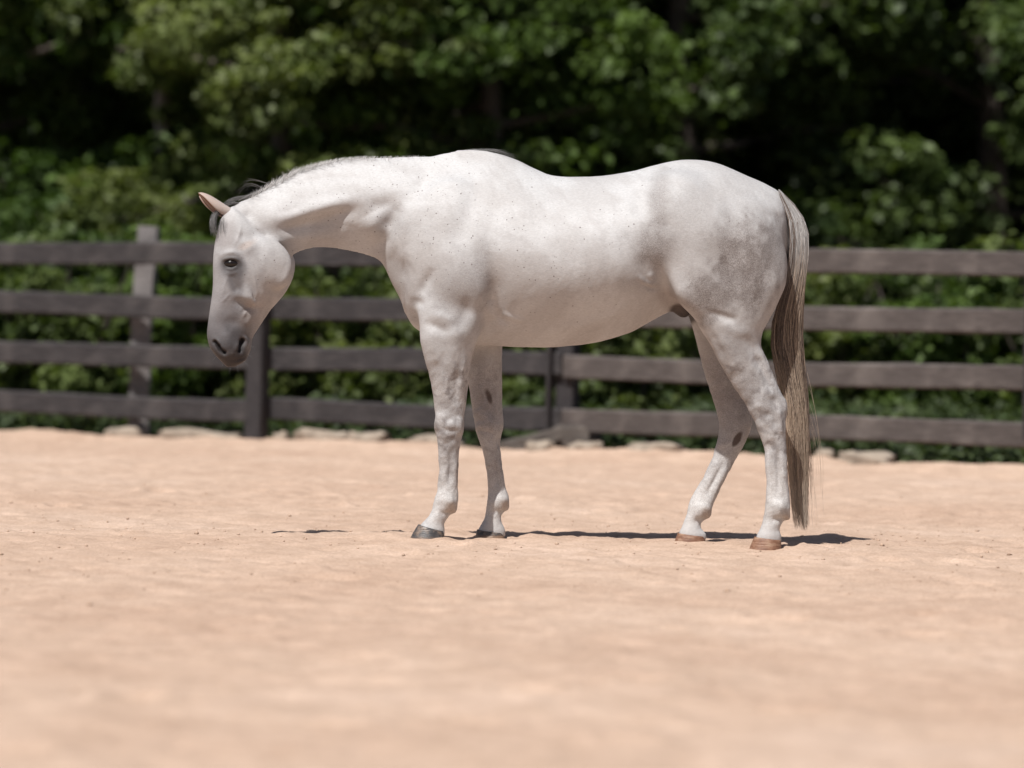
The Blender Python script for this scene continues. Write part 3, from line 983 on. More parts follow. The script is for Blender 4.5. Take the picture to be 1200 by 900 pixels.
class Sculpt:
    def __init__(self, V, F):
        self.V, self.F, self.gain = V, F, 1.28
        self.begin()
    def begin(self):
        self.N = vnormals(self.V, self.F)
        self.U = project(self.V)
        M = self.V.copy(); M[:, 1] *= -1
        self.UM = project(M)
        self.D = np.zeros(len(self.V))
    def stroke(self, pts, r, amp, both=False, ylo=-9, yhi=9, edge=False, ends=True, face=1.7):
        P = curve_pts(pts)
        lo = P.min(0) - 3.2 * r; hi = P.max(0) + 3.2 * r
        for k, U in enumerate((self.U, self.UM) if both else (self.U,)):
            y = self.V[:, 1] * (-1 if k else 1); ny = self.N[:, 1] * (-1 if k else 1)
            sel = np.where((U[:, 0] > lo[0]) & (U[:, 0] < hi[0]) & (U[:, 1] > lo[1]) & (U[:, 1] < hi[1]) & (y > ylo) & (y < yhi) & (ny < 0.05))[0]
            if not len(sel): continue
            d, sd, t = seg_dist(U[sel], P)
            x = (sd if edge else d) / r
            f = x * np.exp(0.5 - x * x / 2) if edge else np.exp(-x * x)
            if ends and len(P) > 1:
                if len(P) > 2: f = f * smoothstep(0, .42, t) * smoothstep(0, .42, 1 - t)
            w = np.clip(-ny[sel] * face, 0, 1)
            self.D[sel] += amp * f * w * self.gain
    def apply(self):
        self.V = self.V + self.N * self.D[:, None]
        self.begin()

S = Sculpt(BV, BF)
st = S.stroke
NB = dict(both=True)
# neck and shoulder        (edge: + raises the right-hand side of the drawing direction)
st([(302, 264), (340, 261), (372, 252), (405, 243), (434, 236)], 8, -.0125, both=True, edge=True)
st([(312, 280), (350, 278), (390, 279), (430, 290)], 7, .0045, both=True)
st([(318, 270), (350, 267), (395, 264), (425, 270)], 5, -.003, both=True)
st([(428, 240), (448, 240), (468, 230)], 9, -.0105, **NB)
st([(455, 262), (463, 248)], 7, -.007, **NB)
st([(432, 250), (440, 266), (447, 286)], 12, .012, **NB)
st([(482, 226), (468, 252), (457, 282), (449, 303)], 9, -.009, both=True, edge=True)
st([(332, 230), (360, 213), (400, 208), (450, 213)], 5, -.0035, **NB)
st([(318, 252), (340, 247), (360, 240)], 5, -.003, **NB)
st([(545, 212), (520, 265), (500, 318)], 14, .0055, **NB)
st([(560, 215), (545, 265), (528, 300)], 10, -.0045, **NB)
st([(585, 225), (577, 262), (572, 295)], 17, -.007, **NB)
st([(573, 292), (571, 325), (571, 350), (561, 382), (553, 402)], 10, .0105, both=True, edge=True)
st([(508, 312), (498, 334), (490, 350)], 6, -.0075, **NB)
st([(490, 354)], 7, -.010, **NB)
st([(476, 332), (482, 352)], 11, .008, **NB)
st([(470, 300), (480, 318), (485, 335)], 6, -.004, **NB)
st([(523, 345)], 22, .009, **NB)
st([(549, 345), (545, 368), (537, 388)], 7, -.0055, **NB)
st([(496, 376), (512, 384), (530, 392)], 6, -.0075, **NB)
st([(502, 366), (520, 372), (535, 378)], 5, .004, **NB)
st([(503, 398), (508, 420)], 10, .0055, yhi=0)
st([(533, 395), (532, 430)], 9, .005, yhi=0)
st([(576, 352), (574, 365), (580, 378)], 6, .0095, **NB)
st([(584, 362), (586, 374), (598, 380)], 4, -.006, **NB)
st([(586, 366), (600, 372), (618, 378)], 3.5, .0045, **NB)
for i, x in enumerate((628, 650, 672, 694, 715)):
    st([(x, 265 - i * 4), (x + 9, 310), (x + 6, 350)], 7, .0006, **NB)
    st([(x + 11, 265 - i * 4), (x + 20, 310), (x + 17, 350)], 6, -.0005, **NB)
st([(600, 392), (660, 386), (710, 372), (750, 348)], 7, .0035, **NB)
st([(560, 404), (590, 398), (640, 396)], 6, -.003, **NB)
# flank and quarters
st([(752, 286)], 30, -.012, **NB)
st([(760, 312)], 16, -.008, **NB)
st([(770, 212), (768, 238), (764, 262)], 14, -.0075, both=True, edge=True)
st([(776, 296), (781, 322), (793, 348), (810, 370), (822, 392)], 8, -.0095, both=True, edge=True)
st([(747, 321), (757, 332), (772, 333)], 3.2, .0042, **NB)
st([(764, 325)], 4.0, .0038, **NB)
st([(752, 330), (762, 338), (774, 339)], 3.0, -.004, **NB)
st([(906, 262), (903, 305), (889, 352)], 9, -.0055, **NB)
st([(862, 240), (852, 300), (846, 352)], 14, -.0045, **NB)
st([(835, 225), (870, 240), (905, 258)], 14, -.0035, **NB)
st([(801, 344)], 12, .007, **NB)
st([(826, 364), (848, 371), (868, 376)], 4.5, -.0055, **NB)
st([(838, 378), (862, 388), (882, 388)], 7, .004, **NB)
st([(850, 404), (860, 425)], 11, .0075, yhi=0)
st([(826, 380), (840, 402), (852, 424)], 5, -.004, yhi=0)
st([(872, 390), (884, 412), (894, 436)], 6, -.0055, yhi=0)
st([(889, 424), (903, 452)], 5.5, -.007, yhi=0)
st([(897, 462), (893, 474)], 7, .0055, yhi=0)
st([(884, 470), (893, 490), (900, 508)], 4.5, -.0045, yhi=0)
st([(908, 470), (909, 494)], 5, -.0045, yhi=0)
st([(903, 498), (904, 512)], 7, .0035, yhi=0)
# cannons: tendon behind, bone in front
def leg_detail(bone, tendon, fet, ylo, yhi):
    mid = [((a[0] + b[0]) / 2 + .8, (a[1] + b[1]) / 2) for a, b in zip(bone, tendon)]
    st(mid, 2.8, -.0055, ylo=ylo, yhi=yhi)
    st(tendon, 3.0, .0025, ylo=ylo, yhi=yhi)
    st([fet], 9, .0045, ylo=ylo, yhi=yhi)
leg_detail([(520, 527), (520, 550), (519, 575)], [(533, 527), (533, 550), (532, 575)], (523, 588), -9, 0)
leg_detail([(573, 536), (576, 555), (577, 573)], [(583, 536), (586, 555), (588, 573)], (584, 586), 0, 9)
leg_detail([(902, 522), (904, 550), (905, 578)], [(916, 522), (918, 550), (919, 578)], (911, 594), -9, 0)
leg_detail([(840, 538), (829, 560), (817, 582)], [(856, 540), (846, 561), (834, 584)], (820, 596), 0, 9)
# forearm veins, knee bones
st([(514, 428), (518, 452), (520, 480)], 6, .004, yhi=0)
st([(536, 425), (535, 450), (533, 478)], 4.5, -.0045, yhi=0)
st([(527, 436), (524, 455), (528, 474)], 1.8, .0022, yhi=0)
st([(521, 489)], 6.5, .005, yhi=0)
st([(532, 496)], 5.5, .0045, yhi=0)
st([(516, 501), (527, 505), (537, 503)], 3.0, -.004, yhi=0)
st([(518, 511)], 5, .0035, yhi=0)
st([(530, 515), (524, 520)], 3.5, -.003, yhi=0)
st([(564, 486), (575, 492)], 6, .0045, ylo=0)
st([(563, 505), (575, 507)], 3.5, -.0035, ylo=0)
st([(573, 430), (572, 455), (570, 478)], 6, -.004, ylo=0)
# knobbly bone and tendon on the limbs, faint ripples of skin elsewhere
lim = smoothstep(390, 450, S.U[:, 1]) * (1 - smoothstep(605, 625, S.U[:, 1])) * (S.U[:, 0] > 470)
q_ = S.V
S.D += (lim * .0016 + .0004) * fbm(q_[:, 0] + q_[:, 1] * .8, q_[:, 2] * .7 + q_[:, 1] * .5, 34, 61, 3)
# more bone at the hocks, knees and fetlocks
st([(888, 478), (896, 497)], 4.5, .004, yhi=0)
st([(913, 484), (914, 505)], 3.6, .004, yhi=0)
st([(901, 486)], 4.0, -.0045, yhi=0)
st([(514, 487), (513, 500)], 3.5, .0035, yhi=0)
st([(539, 492), (539, 506)], 3.5, .004, yhi=0)
st([(526, 491)], 3.5, -.003, yhi=0)
for fx_, fy_, lo_, hi_ in ((523, 590, -9, 0), (911, 597, -9, 0), (584, 588, 0, 9), (820, 598, 0, 9)):
    st([(fx_ + 6, fy_ - 2)], 5, .004, ylo=lo_, yhi=hi_)
    st([(fx_ - 3, fy_ + 12), (fx_ + 6, fy_ + 12)], 4, -.0055, ylo=lo_, yhi=hi_)
st([(505, 408), (512, 436), (514, 468)], 3, -.0028, yhi=0)
st([(545, 412), (541, 440), (538, 470)], 3.5, .0035, yhi=0)
st([(556, 440), (566, 468), (574, 500)], 1.8, .0022, ylo=0)
S.apply()
# head
S.gain = 1.1
HD = dict(ylo=-.30, yhi=.08)
st([(270, 309)], 11, -.0085, **HD)
st([(257, 305), (264, 298.5), (274, 297), (286, 304)], 4.2, .0095, **HD)
st([(263, 318), (271, 321), (279, 316)], 3.2, .0035, **HD)
st([(284, 300), (293, 290), (306, 284)], 5, .0050, **HD)
st([(286, 277), (296, 279)], 6, -.0045, **HD)
st([(272, 325), (277, 338)], 5, -.0055, **HD)
st([(265, 328), (266, 350)], 7, .003, **HD)
st([(272, 345), (283, 351), (297, 357), (303, 352)], 5, -.0095, edge=True, **HD)
st([(284, 332), (291, 343), (296, 352)], 4.5, .004, **HD)
st([(258, 330), (257, 360), (256, 380)], 5, .003, **HD)
st([(259, 356), (265, 349), (271, 343)], 1.6, .0022, **HD)
st([(281, 367), (291, 362), (298, 357)], 2.2, -.0035, **HD)
st([(262, 373), (272, 378), (283, 374)], 6, -.0045, **HD)
st([(284, 372), (290, 378), (294, 366)], 3, .003, **HD)
st([(262, 262), (256, 280), (254, 298)], 5, -.004, **HD)
st([(283, 262), (280, 276), (274, 290)], 2.0, .002, **HD)
st([(342, 300), (337, 322), (322, 342)], 5, .0035, **HD)
st([(302, 340), (296, 356), (287, 368), (280, 380)], 1.8, .0026, **HD)
st([(296, 318), (300, 334), (303, 346)], 1.6, .0018, **HD)
st([(268, 322), (263, 336), (262, 352)], 1.6, .0020, **HD)
# muzzle: nostrils with raised rims, lips, chin
st([(281, 396), (287, 396.5), (289.5, 403), (287, 410)], 2.6, .0060, **HD)
st([(279.5, 400), (277, 408), (275, 413)], 3.0, .0035, **HD)
st([(249, 397), (255, 400), (260, 407), (266, 411)], 2.6, .0045, **HD)
st([(265, 395), (268, 405)], 7, .0045, **HD)
S.apply()
st([(284.3, 398.5), (283.3, 404), (281.8, 411)], 2.1, -.017, ends=False, **HD)
st([(284.3, 399.5)], 2.6, -.010, **HD)
st([(251.5, 400.5), (255.0, 405), (258.0, 410), (263.0, 413.5)], 2.0, -.016, ends=False, face=4, **HD)
st([(255.5, 405.5)], 2.2, -.008, face=4, **HD)
st([(295, 412), (287, 419), (276, 422.5), (264, 422)], 1.8, -.004, **HD)
st([(289, 420), (280, 425)], 3.5, .004, **HD)
st([(272, 414), (266, 416)], 4, .0035, **HD)
# eyelids
st([(259, 308), (265, 303), (275, 302.5), (284, 309)], 2.2, .0080, **HD)
st([(264, 313.5), (271, 316), (279, 312)], 1.8, .0045, **HD)
S.apply()
BV = S.V
# ---- coat: pigment of the hair and skin at each point (no light in it)
U = project(BV); NB_ = vnormals(BV, BF)
ux, uy = U[:, 0], U[:, 1]; wy = BV[:, 1]
col = np.tile(np.array((.515, .508, .508)), (len(BV), 1))
mot = np.zeros(len(BV)); fle = np.zeros(len(BV)); glo = np.zeros(len(BV))
n1 = fbm(BV[:, 0] + BV[:, 1] * .7, BV[:, 2] + BV[:, 1] * .4, 9, 1)
n2 = fbm(BV[:, 0] + BV[:, 1] * .7, BV[:, 2] - BV[:, 1] * .5, 28, 2)
def ell(cx, cy, rx, ry, ang=0.0, soft=1.0, nz=.25):
    c, s_ = math.cos(math.radians(ang)), math.sin(math.radians(ang))
    a = ((ux - cx) * c + (uy - cy) * s_) / rx; b = (-(ux - cx) * s_ + (uy - cy) * c) / ry
    d = np.sqrt(a * a + b * b) + nz * n1 + nz * .6 * n2
    return 1 - smoothstep(1 - soft * .75, 1 + soft * .25, d)
def paint(mask, rgb, amt):
    global col
    w = np.clip(mask * amt, 0, 1)[:, None]
    col = col * (1 - w) + np.array(rgb) * w
GREY = (.165, .145, .142); BROWN = (.135, .108, .097); SKIN = (.060, .055, .058)
# general light dappling
paint(np.clip(.5 + n1, 0, 1), (.41, .39, .382), .62)
# quarters, hip and flank: grey brown roaning
for a in ((872, 320, 52, 60, 0, 1.2, .28, .72), (815, 262, 62, 70, 0, 1, .4, .13), (773, 236, 13, 40, 5, 1.2, .3, .30), (764, 294, 28, 32, 20, 1.2, .25, .46),
          (908, 300, 28, 60, 0, 1, .5, .38), (836, 345, 48, 36, 10, 1.2, .3, .6), (752, 330, 30, 18, 0, 1, .4, .18), (880, 250, 40, 30, 20, 1, .5, .14)):
    m = ell(*a[:6], nz=a[6]); paint(m, BROWN, a[7]); mot = np.maximum(mot, m * a[7] * 1.6)
# shoulder and arm
for a in ((540, 345, 40, 48, 0, 1, .35, .32), (566, 318, 16, 40, 5, 1, .3, .35), (470, 330, 26, 40, -20, 1, .3, .22), (455, 262, 26, 22, 0, 1, .3, .2), (520, 415, 30, 40, 0, 1, .4, .2)):
    m = ell(*a[:6], nz=a[6]); paint(m, GREY, a[7]); mot = np.maximum(mot, m * a[7])
# limbs: knees, hocks, gaskins, far limbs
for a in ((526, 495, 20, 34, 0, 1, .5, .30), (522, 450, 22, 30, 0, 1, .5, .18), (900, 478, 26, 40, -25, 1, .6, .42), (868, 432, 28, 40, -30, 1, .5, .30),
          (860, 395, 34, 22, 0, 1, .4, .30), (528, 545, 6, 40, 0, 1, .5, .32), (908, 545, 6, 30, 0, 1, .5, .32)):
    m = ell(*a[:6], nz=a[6]) * (wy < 0); paint(m, GREY, a[7]); mot = np.maximum(mot, m * a[7])
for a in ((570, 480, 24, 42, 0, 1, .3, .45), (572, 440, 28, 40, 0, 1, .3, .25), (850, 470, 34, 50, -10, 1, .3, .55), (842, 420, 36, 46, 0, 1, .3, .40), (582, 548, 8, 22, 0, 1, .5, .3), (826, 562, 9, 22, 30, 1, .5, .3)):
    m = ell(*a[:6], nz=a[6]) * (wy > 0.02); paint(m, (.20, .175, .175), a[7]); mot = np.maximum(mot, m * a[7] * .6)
# brindled grey over all four limbs
lm = smoothstep(395, 440, uy) * (1 - smoothstep(600, 625, uy)) * (ux > 480)
n3 = fbm(BV[:, 0] + BV[:, 1] * .7, BV[:, 2] * .8 - BV[:, 1] * .5, 55, 3, 3)
paint(lm * np.clip(n3 * .9 + n2 * .9 + n1 * .4 + .08, 0, 1) * np.where(wy > 0, .5, 1.0), GREY, .60); mot = np.maximum(mot, lm * .45)
paint(np.clip(n3 * .8 + n2 * .6 - .1, 0, 1) * (uy < 400), (.33, .305, .30), .22)
# white stockings
for cx, cy, rx, ry, an, lo, hi in ((520, 588, 24, 40, 0, -9, 0), (582, 590, 24, 40, 0, 0, 9), (908, 595, 24, 50, 0, -9, 0), (820, 590, 24, 44, 25, 0, 9)):
    paint(ell(cx, cy, rx, ry, an) * (wy > lo) * (wy < hi), (.60, .585, .57), .6)
# fetlock tufts a little yellowed
for cx, cy, lo, hi in ((531, 597, -9, 0), (593, 592, 0, 9), (923, 606, -9, 0), (829, 603, 0, 9)):
    paint(ell(cx, cy, 9, 8) * (wy > lo) * (wy < hi), (.40, .30, .23), .5)
# face: grey skin towards the muzzle, dark round the eye
HDm = (ux < 352) & (uy > 225)
paint((1 - smoothstep(300, 352, ux)) * smoothstep(250, 300, uy) * HDm * np.clip(.75 + .5 * n2 + .3 * n1, 0, 1), (.25, .235, .236), .52)
def hpaint(a, rgb, amt): paint(ell(*a) * HDm, rgb, amt)
hpaint((266, 404, 40, 58, 0, .8, .12), SKIN, .95)
hpaint((275, 424, 30, 24, 0, .8, .1), (.040, .031, .029), .75)
hpaint((270, 372, 22, 18, 10, 1, .25), (.15, .14, .145), .42)
hpaint((264, 345, 30, 56, 5, .9, .2), (.205, .19, .194), .62)
hpaint((312, 300, 34, 40, 0, 1, .4), (.36, .345, .345), .35)
hpaint((300, 362, 16, 30, 40, 1, .3), (.36, .29, .25), .35)
hpaint((272, 312, 17, 15, 0, .9, .2), (.06, .053, .055), .82)
hpaint((276, 332, 9, 17, -15, .9, .2), (.11, .10, .102), .75)
hpaint((290, 287, 11, 5, -25, 1, .3), (.30, .22, .18), .55)
hpaint((264, 272, 18, 24, 0, 1, .3), (.24, .21, .205), .6)
hpaint((286, 398, 7, 11, 0, .8, .1), (.10, .085, .085), .55)
# inside of the nostrils and the mouth line
for pts, r in ((((284.3, 398.5), (283.3, 404), (281.8, 411)), 2.6), (((251.5, 400.5), (255, 405), (258, 410), (263, 413.5)), 2.6)):
    d, _, _ = seg_dist(U, curve_pts(pts)); paint((1 - smoothstep(r * .4, r * 1.3, d)) * HDm * (NB_[:, 1] < .3), (.016, .013, .013), .85)
d, _, _ = seg_dist(U, curve_pts([(262, 307), (267, 303.5), (274, 303.5), (280, 308), (273, 314), (265, 312)]))
paint(ell(271.5, 309, 12.5, 8, 8, 1.0, .1) * HDm * (wy < 0), (.030, .026, .026), .92)
# chestnuts on the inside of the far limbs
for a, lo in (((573.5, 466, 4.6, 12.5, -14, .5, .28), .0), ((863, 515.5, 3.6, 9, 32, .5, .28), .0)):
    paint(ell(*a) * (wy > lo) * (NB_[:, 1] < 0), (.075, .05, .042), .9)
# sheath and groin skin
paint(ell(799, 369, 18, 14, 25, .4, .05) * (wy > -.11), (.030, .025, .024), .98)
paint(ell(785, 352, 26, 14, 35, 1, .2), (.26, .20, .175), .35)
# fleabites
for a, v in (((400, 235, 110, 50, 0), .8), ((500, 260, 90, 90, 0), 1.0), ((620, 300, 110, 90, 0), .55), ((310, 310, 36, 40, 0), .8), ((720, 270, 60, 60, 0), .3), ((840, 250, 80, 60, 0), .12)):
    fle = np.maximum(fle, ell(*a, nz=.3) * v)
glo = ell(268, 405, 38, 45, 0) * HDm

nt = NT('grey_coat')
at_c = nt.n('Attribute', attribute_name='Col').outputs['Color']
at_m = nt.n('SeparateColor'); nt.l(nt.n('Attribute', attribute_name='Mask').outputs['Color'], at_m.inputs[0])
oc = nt.coords()
rn = nt.noise(230, 4, .75, oc)
speck = nt.ramp(rn, [(.36, (.52, .48, .46)), (.64, (1.22, 1.22, 1.22))])
c1 = nt.mix(at_c, nt.mix(at_c, speck, 1.0, 'MULTIPLY'), nt.math('MULTIPLY', at_m.outputs[0], 1.15))
hair = nt.noise(90, 5, .65, nt.mapping(oc, (1.0, 1.0, 3.5)))
c2 = nt.mix(c1, nt.ramp(hair, [(.25, (.76, .75, .745)), (.75, (1.13, 1.13, 1.13))]), .75, 'MULTIPLY')
vo = nt.n('TexVoronoi', feature='F1'); vo.inputs['Scale'].default_value = 52; vo.inputs['Randomness'].default_value = 1.0
nt.l(oc, vo.inputs['Vector'])
sep = nt.n('SeparateColor'); nt.l(vo.outputs['Color'], sep.inputs[0])
rad = nt.math('MULTIPLY', sep.outputs[1], .17)
spot = nt.math('LESS_THAN', vo.outputs['Distance'], rad)
keep = nt.math('LESS_THAN', sep.outputs[0], nt.math('MULTIPLY', at_m.outputs[1], 1.7))
spot = nt.math('MULTIPLY', spot, keep)
vo2 = nt.n('TexVoronoi', feature='F1'); vo2.inputs['Scale'].default_value = 105
nt.l(oc, vo2.inputs['Vector'])
sep2 = nt.n('SeparateColor'); nt.l(vo2.outputs['Color'], sep2.inputs[0])
spot2 = nt.math('MULTIPLY', nt.math('LESS_THAN', vo2.outputs['Distance'], nt.math('MULTIPLY', sep2.outputs[1], .22)), nt.math('LESS_THAN', sep2.outputs[0], nt.math('MULTIPLY', at_m.outputs[1], .30)))
c3 = nt.mix(c2, (.11, .082, .075), nt.math('MULTIPLY', nt.math('MAXIMUM', spot, spot2), .72))
fur = nt.noise(420, 2, .6, nt.mapping(oc, (1.0, 1.0, .45)))
nt.bump(nt.math('ADD', fur, nt.math('MULTIPLY', nt.noise(48, 4, .6, oc), .9)), .34, .004)
nt.set(Base_Color=c3, Roughness=.52, Specular_IOR_Level=.28)
MAT_COAT = nt.m

bm_ = np_mesh('body', BV - HOFF, BF)
set_attr(bm_, 'Col', np.clip(col, 0, 1)); set_attr(bm_, 'Mask', np.stack((mot, fle, glo), 1))
body = link('body', bm_, MAT_COAT, horse)

# ---- eye
hs = np.where((ux[BF].max(1) < 360) & (uy[BF].max(1) < 345))[0]
hid, hinv = np.unique(BF[hs].ravel(), return_inverse=True)
tree = BVHTree.FromPolygons([tuple(v) for v in BV[hid]], [tuple(q) for q in hinv.reshape(-1, 4)])
def hit(px, py):
    d = Vector(at(px, py, 0.0)) - CAM; d.normalize()
    return tree.ray_cast(CAM, d, 40.0)
def ellipsoid(name, c, r, mat, parent, seg=24, rings=16, basis=None):
    V = []; F = []
    for i in range(rings + 1):
        th = math.pi * i / rings
        for j in range(seg):
            ph = 2 * math.pi * j / seg
            p = Vector((r[0] * math.sin(th) * math.cos(ph), r[1] * math.sin(th) * math.sin(ph), r[2] * math.cos(th)))
            V.append(Vector(c) + (basis @ p if basis else p))
    for i in range(rings):
        for j in range(seg):
            F.append((i * seg + j, i * seg + (j + 1) % seg, (i + 1) * seg + (j + 1) % seg, (i + 1) * seg + j))
    return mesh_obj(name, V, F, mat, parent)
nt = NT('eyeball'); MAT_EYE = nt.set(Base_Color=(.010, .007, .006), Roughness=.07, Specular_IOR_Level=.42)
h = hit(271, 308.5)
c = (h[0] - h[1] * -.0 if h[0] else Vector(at(271, 308.5, -.13)))
nrm = h[1] if h[0] else Vector((0, -1, 0))
cc = c - nrm * .0130 - Vector(HOFF)
ellipsoid('eye', cc, (.036, .023, .0185), MAT_EYE, horse)

# ---- ears: two-sided cups
nt = NT('ear_skin')
ac = nt.n('Attribute', attribute_name='Col').outputs['Color']
nt.bump(nt.noise(300, 3, .6, nt.coords()), .2, .002)
MAT_EAR = nt.set(Base_Color=ac, Roughness=.7, Subsurface_Weight=.15, Subsurface_Radius=(.012, .005, .003), Subsurface_Scale=.5)
def ear(base, tip, opening, width, parent):
    base, tip = Vector(base), Vector(tip); ax = (tip - base); L = ax.length; ax.normalize()
    o = Vector(opening); o = (o - ax * o.dot(ax)).normalized(); sd = ax.cross(o)
    NT_, NA = 18, 19
    V = []; C = []; F = []
    for shell in (0, 1):
        for i in range(NT_ + 1):
            t = i / NT_
            w = width * (0.62 + 1.05 * t) * (1 - t ** 2.6) ** .75 if t < 1 else 0.0008
            w = max(w, .0008); spread = math.radians(150 - 55 * smoothstep(0, 1, np.array(t)))
            r = w - (0.0028 * (1 - .5 * t) if shell else 0.0)
            for j in range(NA):
                a = -spread + 2 * spread * j / (NA - 1)
                # a = 0 is the back of the ear, opposite the opening
                curl = 1 + .10 * math.sin(t * 3.1)
                p = base + ax * (L * t) + (-o * math.cos(a) * r * .85 + sd * math.sin(a) * r) * curl + o * (.010 * math.sin(t * math.pi) - .016 * t * t)
                V.append(p)
                edge = abs(a) / spread
                if shell: C.append((.36, .22, .17) if edge < .75 else (.50, .42, .37))
                else: C.append((.43 - .06 * t, .37 - .09 * t, .34 - .10 * t))
    n1_ = (NT_ + 1) * NA
    for sh in (0, 1):
        for i in range(NT_):
            for j in range(NA - 1):
                q = (sh * n1_ + i * NA + j, sh * n1_ + i * NA + j + 1, sh * n1_ + (i + 1) * NA + j + 1, sh * n1_ + (i + 1) * NA + j)
                F.append(q if sh else q[::-1])
    for i in range(NT_):
        for j in (0, NA - 1):
            F.append((i * NA + j, (i + 1) * NA + j, n1_ + (i + 1) * NA + j, n1_ + i * NA + j))
    o_ = mesh_obj('ear', [v - Vector(HOFF) for v in V], F, MAT_EAR, parent)
    set_attr(o_.data, 'Col', np.array(C))
    return o_
ear(at(276, 252.5, -.045), at(230.5, 230.0, -.075), (-.66, -.34, -.72), .032, horse)
ear(at(274, 251.5, .022), at(232.5, 233.5, .045), (-.35, .62, -.70), .0205, horse)

# ---- hooves
nt = NT('dark_hoof')
z = nt.n('SeparateXYZ'); nt.l(nt.coords(), z.inputs[0])
rings_ = nt.n('TexWave', wave_type='BANDS', bands_direction='Z'); rings_.inputs['Scale'].default_value = 38; rings_.inputs['Distortion'].default_value = 3.0; rings_.inputs['Detail Scale'].default_value = 1.5
nt.l(nt.coords(), rings_.inputs['Vector'])
hn = nt.noise(30, 4, .6, nt.mapping(nt.coords(), (1, 1, 4)))
ca = nt.ramp(hn, [(.3, (.026, .024, .026)), (.7, (.085, .078, .078))])
low = nt.ramp(nt.math('ADD', nt.math('MULTIPLY', z.outputs[2], 14), nt.math('MULTIPLY', hn, .35)), [(.28, (1, 1, 1)), (.50, (0, 0, 0))])
nt.bump(nt.math('ADD', rings_.outputs['Fac'], nt.noise(60, 4, .7, nt.coords())), .20, .0025)
MAT_HOOF_D = nt.set(Base_Color=nt.mix(nt.mix(ca, (.27, .17, .11), low), (.42, .30, .22), nt.ramp(nt.noise(45, 5, .7, nt.coords()), [(.48, (0, 0, 0)), (.72, (.55, .55, .55))])), Roughness=.48)
nt = NT('tan_hoof')
hn = nt.noise(26, 4, .6, nt.mapping(nt.coords(), (1, 1, 3)))
rings_ = nt.n('TexWave', wave_type='BANDS', bands_direction='Z'); rings_.inputs['Scale'].default_value = 30; rings_.inputs['Distortion'].default_value = 3.0
nt.l(nt.coords(), rings_.inputs['Vector'])
nt.bump(nt.math('ADD', rings_.outputs['Fac'], nt.noise(60, 4, .7, nt.coords())), .20, .0025)
MAT_HOOF_T = nt.set(Base_Color=nt.ramp(hn, [(.3, (.12, .055, .034)), (.5, (.215, .108, .065)), (.75, (.36, .24, .165))]), Roughness=.62)

def hoof(top_f, top_r, toe, heel, y, wt, wb, mat, label):
    """wall of the hoof between the coronet and the ground"""
    A, B = at(*top_f, y), at(*top_r, y); T, Hh = at(*toe, y), at(*heel, y)
    NR, NSg = 9, 32; V = []; F = []
    for i in range(NR + 2):
        t = min(i / NR, 1.0)
        f = A * (1 - t) + T * t; r = B * (1 - t) + Hh * t
        if i == NR + 1: f = f + np.array((0, 0, -.012)); r = r + np.array((0, 0, -.012))
        mid = (f + r) / 2; hl = (f - r) / 2; w = wt * (1 - t) + wb * t
        bulge = 1.0 + .02 * math.sin(t * math.pi)
        for j in range(NSg):
            a = 2 * math.pi * j / NSg
            ca_, sa_ = math.cos(a), math.sin(a)
            back = .86 if ca_ < -.2 else 1.0
            V.append(mid + hl * (abs(ca_) ** .92 * np.sign(ca_)) * back * bulge + np.array((0, w * abs(sa_) ** .85 * np.sign(sa_) * (1.0 - .10 * (ca_ < 0) * abs(ca_)), 0)) + np.array((0, 0, 0)))
    for i in range(NR + 1):
        for j in range(NSg):
            F.append((i * NSg + j, i * NSg + (j + 1) % NSg, (i + 1) * NSg + (j + 1) % NSg, (i + 1) * NSg + j))
    F.append(tuple(range(NSg - 1, -1, -1))[::-1]); F.append(tuple((NR + 1) * NSg + j for j in range(NSg)))
    o = mesh_obj('hoof', [v - HOFF for v in V], F, mat, horse)
    o['label'] = label
    bmx = bmesh.new(); bmx.from_mesh(o.data); bmesh.ops.recalc_face_normals(bmx, faces=bmx.faces[:]); bmx.to_mesh(o.data); bmx.free()
    return o
hoof((490.0, 614.5), (522.5, 623), (479.5, 633), (524, 634), -.110, .043, .062, MAT_HOOF_D, 'dark near fore hoof with a pale toe')
hoof((559.0, 620.5), (592.5, 625), (556.5, 636), (594.5, 636), .112, .043, .060, MAT_HOOF_D, 'dark far fore hoof')
hoof((884.0, 629), (917.5, 633), (877, 646), (918.5, 646), -.200, .043, .060, MAT_HOOF_T, 'tan brown near hind hoof')
hoof((794.3, 624.5), (828.5, 629), (789, 640), (829.5, 640), .080, .043, .058, MAT_HOOF_T, 'tan brown far hind hoof')

# ---- hair: tapered strands
def strands(name, P, R0, R1, Cc, mat, parent):
    """P (n,k,3) paths, R0/R1 root and tip radii (n,), Cc (n,k,3) colours"""
    n, k, _ = P.shape
    T = np.gradient(P, axis=1); T /= np.linalg.norm(T, axis=2)[..., None] + 1e-9
    ref = np.array((0.31, 0.93, 0.2)); a = np.cross(T, ref); a /= np.linalg.norm(a, axis=2)[..., None] + 1e-9
    b = np.cross(T, a)
    t = np.linspace(0, 1, k)[None, :, None]
    R = (R0[:, None, None] * (1 - t ** 1.5) + R1[:, None, None] * t ** 1.5)
    V = np.stack([P + R * (a * math.cos(q) + b * math.sin(q)) for q in (0, 2.094, 4.189)], 2)   # n,k,3,3
    V = V.reshape(-1, 3)
    base = (np.arange(n)[:, None] * k + np.arange(k - 1)[None, :]) * 3
    F = []
    for j in range(3):
        j2 = (j + 1) % 3
        F.append(np.stack((base + j, base + j2, base + 3 + j2, base + 3 + j), 2).reshape(-1, 4))
    me_ = np_mesh(name, V - HOFF, np.concatenate(F))
    set_attr(me_, 'Col', np.repeat(Cc.reshape(-1, 3), 3, axis=0))
    return link(name, me_, mat, parent)
nt = NT('horse_hair')
